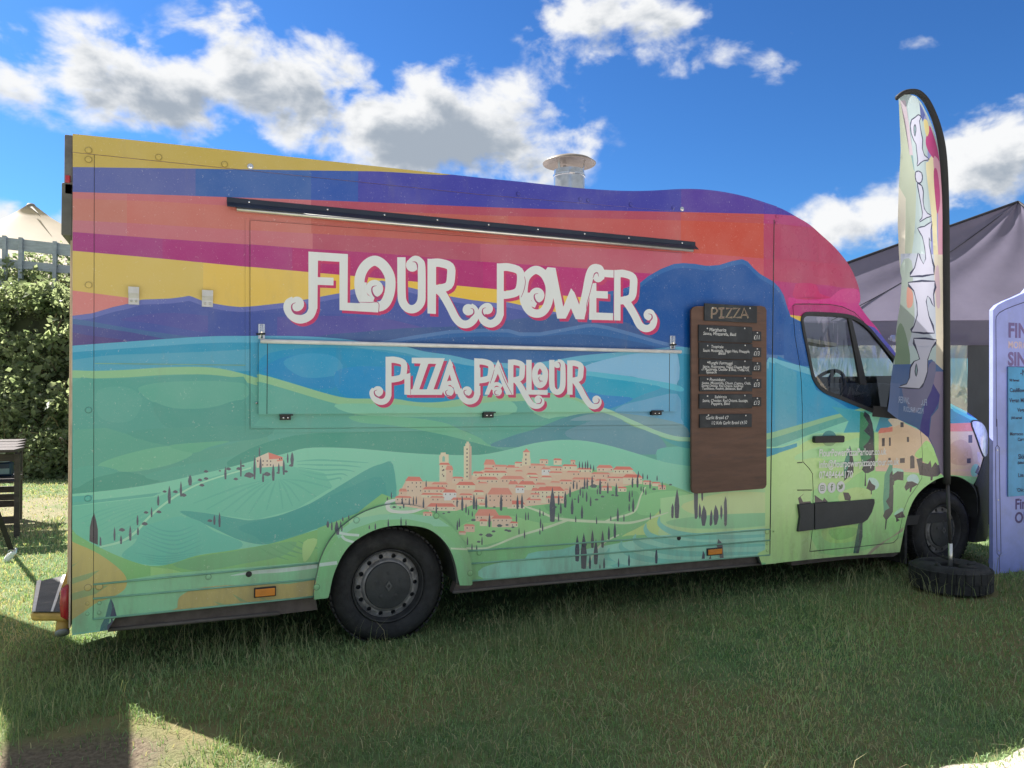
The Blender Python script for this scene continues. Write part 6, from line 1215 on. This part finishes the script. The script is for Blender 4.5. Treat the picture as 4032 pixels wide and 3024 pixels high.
for i, (u, w) in enumerate(((-2.1, 2.9), (-.9, 2.85), (.2, 2.9), (1.3, 2.9))): bush('sprawling bramble over the grey fence top, '+('far from the tent peak', 'beside the tent mast', 'below the tent peak', 'nearest the truck roof')[i], 'bush', u, w, .8, 1.15, 3600, .075, leafm, 60+i, 'brambles over the fence', 9)
# fence on top of the bank
gw = mat('grey_weathered_timber', (.42, .46, .52), .8, var=.12, scale=5, bump=.2, bscale=60, stretch=(1, 1, 5))
fe = empty('timber_fence', tuple(bk(-.2, 2.5, 3.4))); tag(fe, 'grey weathered timber rail fence on top of the bramble bank', 'fence')
Df = float((bk(0, 2.45, 0)-Vector(CAM)).dot(Vector(_f)))
def fp(px, py): return Vector(atD(px, py, Df))
for a, c_, h in (((-700, 880), (330, 992), .24), ((-700, 960), (330, 1068), .17), ((-700, 1050), (330, 1150), .16)): MB().bar(fp(*a), fp(*c_), .05, h).build('rail', gw, fe)
for x in (-560, -400, -240, -100, 20, 84, 218, 300):
    y = 948+(x-0)*.112; p = fp(x, y-12); MB().bar(p+Vector((0, 0, .04)), p-Vector((0, 0, 1.1)), .22, .07).build('post', gw, fe)
# cream stretch tent beyond
te = empty('stretch_tent', tuple(atD(125, 1300, 26.0))); tag(te, 'cream stretch tent with a pointed peak beyond the fence', 'tent')
Dt = 26.0; pkp = Vector(atD(122, 808, Dt)); V = []; F = []; NR, NA = 14, 48
for i in range(NR+1):
    for k in range(NA):
        a = 2*math.pi*k/NA; t = i/NR; rr = .12+8.5*t; z = pkp.z-3.9*t**.82*(1+.05*math.sin(a*4)); V.append(Vector((pkp.x, pkp.y, 0))+hr*rr*math.cos(a)+hf*rr*.7*math.sin(a)+Vector((0, 0, z)))
for i in range(NR): F += [(i*NA+k, i*NA+(k+1) % NA, (i+1)*NA+(k+1) % NA, (i+1)*NA+k) for k in range(NA)]
F.append(tuple(range(NA))); link('canopy', mesh('canopy', V, F), translucent(mat('cream_stretch_cloth', (.66, .56, .45), .7, var=.05, scale=1), (1, .95, .85), .35), te, True)
MB().lathe([(.14, pkp.z-.25), (.16, pkp.z-.05), (.1, pkp.z+.05), (0, pkp.z+.06)], (pkp.x, pkp.y, 0), 'Z', 16).build('peak_cap', mat('taupe_patch', (.25, .22, .19), .7), te, True)
fl_ = [Vector(atD(126, 812, Dt-.3)), Vector(atD(160, 855, Dt-.9)), Vector(atD(150, 840, Dt-.8)), Vector(atD(118, 815, Dt-.3))]; MB().add(fl_+[p+hf*.02 for p in fl_], [(0, 1, 2, 3), (7, 6, 5, 4), (0, 4, 5, 1), (1, 5, 6, 2), (2, 6, 7, 3), (3, 7, 4, 0)]).build('peak_flap', MATS['taupe_patch'], te)
MB().tube([(pkp.x, pkp.y, 0), (pkp.x, pkp.y, pkp.z)], .07, 8).build('mast', steel, te)
# field hedge far behind everything
hg = []
for i in range(150):
    a = R_(-75+i*1.15); d = 75+8*math.sin(i*.7); hg.append(((math.sin(a+YAW)*d, math.cos(a+YAW)*d-4, .7), 3.2, 2.0, 1.0+random.uniform(-.3, .5)))
tag(leaves('field_hedge', hg, 26000, .55, conm, None, seed=5), 'long green field hedge far behind the truck', 'hedge', None, 'stuff')

# ================================================================ grass
def make_grass(name, n_try, region, dens0, Hr, Wr, colA, colB, keep, seed, bend=.5, parent=None):
    r = np.random.default_rng(seed); x = r.uniform(region[0], region[1], n_try); y = r.uniform(region[2], region[3], n_try)
    d = np.maximum(((x-CAM[0])*_f[0]+(y-CAM[1])*_f[1]), .3); lat = np.abs((x-CAM[0])*_r0[0]+(y-CAM[1])*_r0[1])
    p = np.minimum(1, (dens0/d)**2)*(lat < d*.78+.5)*(d > 2.4)
    ok = (r.uniform(size=n_try) < p*keep(x, y, r)); x, y, d = x[ok], y[ok], d[ok]; k = len(x)
    patch = .5+.5*np.sin(x*2.3+np.sin(y*1.9)*1.7)*np.sin(y*2.9+np.sin(x*1.3)*2)
    h = r.uniform(*Hr, k)*(.7+.6*patch); w = r.uniform(*Wr, k)*np.clip(d/3.6, 1, 3); a = r.uniform(0, 2*np.pi, k); bd = h*r.uniform(.1, 1, k)*bend*2; fa = r.uniform(0, 2*np.pi, k)
    sx, sy = np.cos(a)*w, np.sin(a)*w; bx, by = np.cos(fa)*bd, np.sin(fa)*bd; z = np.zeros(k)
    P = np.stack([np.stack([x-sx, y-sy, z-.004], 1), np.stack([x+sx, y+sy, z-.004], 1), np.stack([x-sx*.8+bx*.3, y-sy*.8+by*.3, h*.6], 1), np.stack([x+sx*.8+bx*.3, y+sy*.8+by*.3, h*.6], 1), np.stack([x+bx, y+by, h*np.clip(1-.25*bd/h, .3, 1)], 1)], 1).reshape(-1, 3)
    i0 = np.arange(k)*5; T = np.stack([i0, i0+1, i0+3, i0, i0+3, i0+2, i0+2, i0+3, i0+4], 1).reshape(-1, 3)
    me = bpy.data.meshes.new(name); me.vertices.add(5*k); me.vertices.foreach_set('co', P.ravel().astype(np.float32)); me.loops.add(9*k); me.loops.foreach_set('vertex_index', T.ravel().astype(np.int32)); me.polygons.add(3*k); me.polygons.foreach_set('loop_start', np.arange(3*k, dtype=np.int32)*3); me.update()
    t_ = np.clip(r.normal(.40, .26, k)+.25*(patch-.5), 0, 1)[:, None]; c = np.array(colA)*(1-t_)+np.array(colB)*t_; c *= r.uniform(.75, 1.2, (k, 1))
    patch2 = np.sin(x*1.1+2.2+np.sin(y*1.4))*np.sin(y*1.7+.6+np.sin(x*.9)*1.5); c *= (1+.22*np.clip(patch2, -1, 1))[:, None]
    dry = r.uniform(size=k) < .04+.08*(1-patch)+.40*np.clip(patch2-.35, 0, 1)+.40*(y > .9)*(x < -.4); c[dry] = np.array((.66, .58, .36))*r.uniform(.7, 1.2, (dry.sum(), 1))
    at = me.color_attributes.new('Col', 'FLOAT_COLOR', 'POINT'); at.data.foreach_set('color', np.repeat(np.concatenate([c, np.ones((k, 1))], 1), 5, 0).astype(np.float32).ravel())
    m = bpy.data.materials.get('grass_blade')
    if m is None:
        m = bpy.data.materials.new('grass_blade'); m.use_nodes = True; t = m.node_tree; b = t.nodes['Principled BSDF']; v = N(t, 'ShaderNodeVertexColor', layer_name='Col'); tcn = N(t, 'ShaderNodeTexCoord'); nz = N(t, 'ShaderNodeTexNoise', inp={'Scale': 30.0}); t.links.new(tcn.outputs['Object'], nz.inputs[0])
        mm = N(t, 'ShaderNodeMix', data_type='RGBA', blend_type='MULTIPLY', inp={0: .5}); t.links.new(v.outputs[0], mm.inputs[6]); t.links.new(nz.outputs[1], mm.inputs[7]); t.links.new(v.outputs[0], b.inputs['Base Color']); b.inputs['Roughness'].default_value = .5; b.inputs['Specular IOR Level'].default_value = .3
        translucent(m, (1.0, 1.05, .6), .38)
    o = link(name, me, m, None, True); return o, k
def keep(x, y, r):
    ex = np.interp(x, [p[0] for p in edge], [p[1] for p in edge]); k = np.clip((y-ex+.06+r.normal(0, .05, len(x)))/.12, 0, 1)
    dl = np.hypot((x+.50)*1.6, (y+1.08)*2.1)+.22*np.sin(x*7+1)*np.sin(y*9); k *= np.where(dl < .95, .06+.3*np.clip(dl-.45, 0, 1), 1)
    k *= np.where(np.hypot(x-G[0], y-G[1]) < .33, 0, 1)
    k *= np.where((y > .5) & (x > -.5) & (x < 6.4), .35, 1)
    dp_ = np.hypot((x+3.2)*.42, (y-6.6)*.36); k *= np.where(dp_ < .75, .25, 1)
    return k
o, k1 = make_grass('grass', 2100000, (-9, 11, -3.2, 14), 3.3, (.016, .046), (.0013, .0026), (.19, .35, .15), (.48, .58, .29), keep, 3, .75); tag(o, 'short trodden meadow grass around the truck', 'grass', None, 'stuff')
def keep2(x, y, r): 
    c = np.clip(np.sin(x*3.1+1)*np.sin(y*2.7+x)+.35, .06, 1); near = np.exp(-((y+.35)/.55)**2); return keep(x, y, r)*c*(.10+near)
o, k2 = make_grass('tall_grass_stems', 26000, (-2, 8, -2.6, 1.2), 4.2, (.10, .24), (.0007, .0013), (.30, .38, .18), (.56, .55, .33), keep2, 9, .35); tag(o, 'taller pale grass stems standing along the truck skirts', 'grass', None, 'stuff')
def keep3(x, y, r): return keep(x, y, r)*np.clip(np.sin(x*1.7+2)*np.sin(y*2.1+x*.6)+.5, .05, 1)
o, k3 = make_grass('grass_straw', 60000, (-6, 9, -3.0, 9), 3.4, (.05, .10), (.0010, .0018), (.40, .36, .22), (.58, .52, .34), keep3, 17, 1.6); tag(o, 'pale dead straw lying among the meadow grass', 'straw', None, 'stuff')
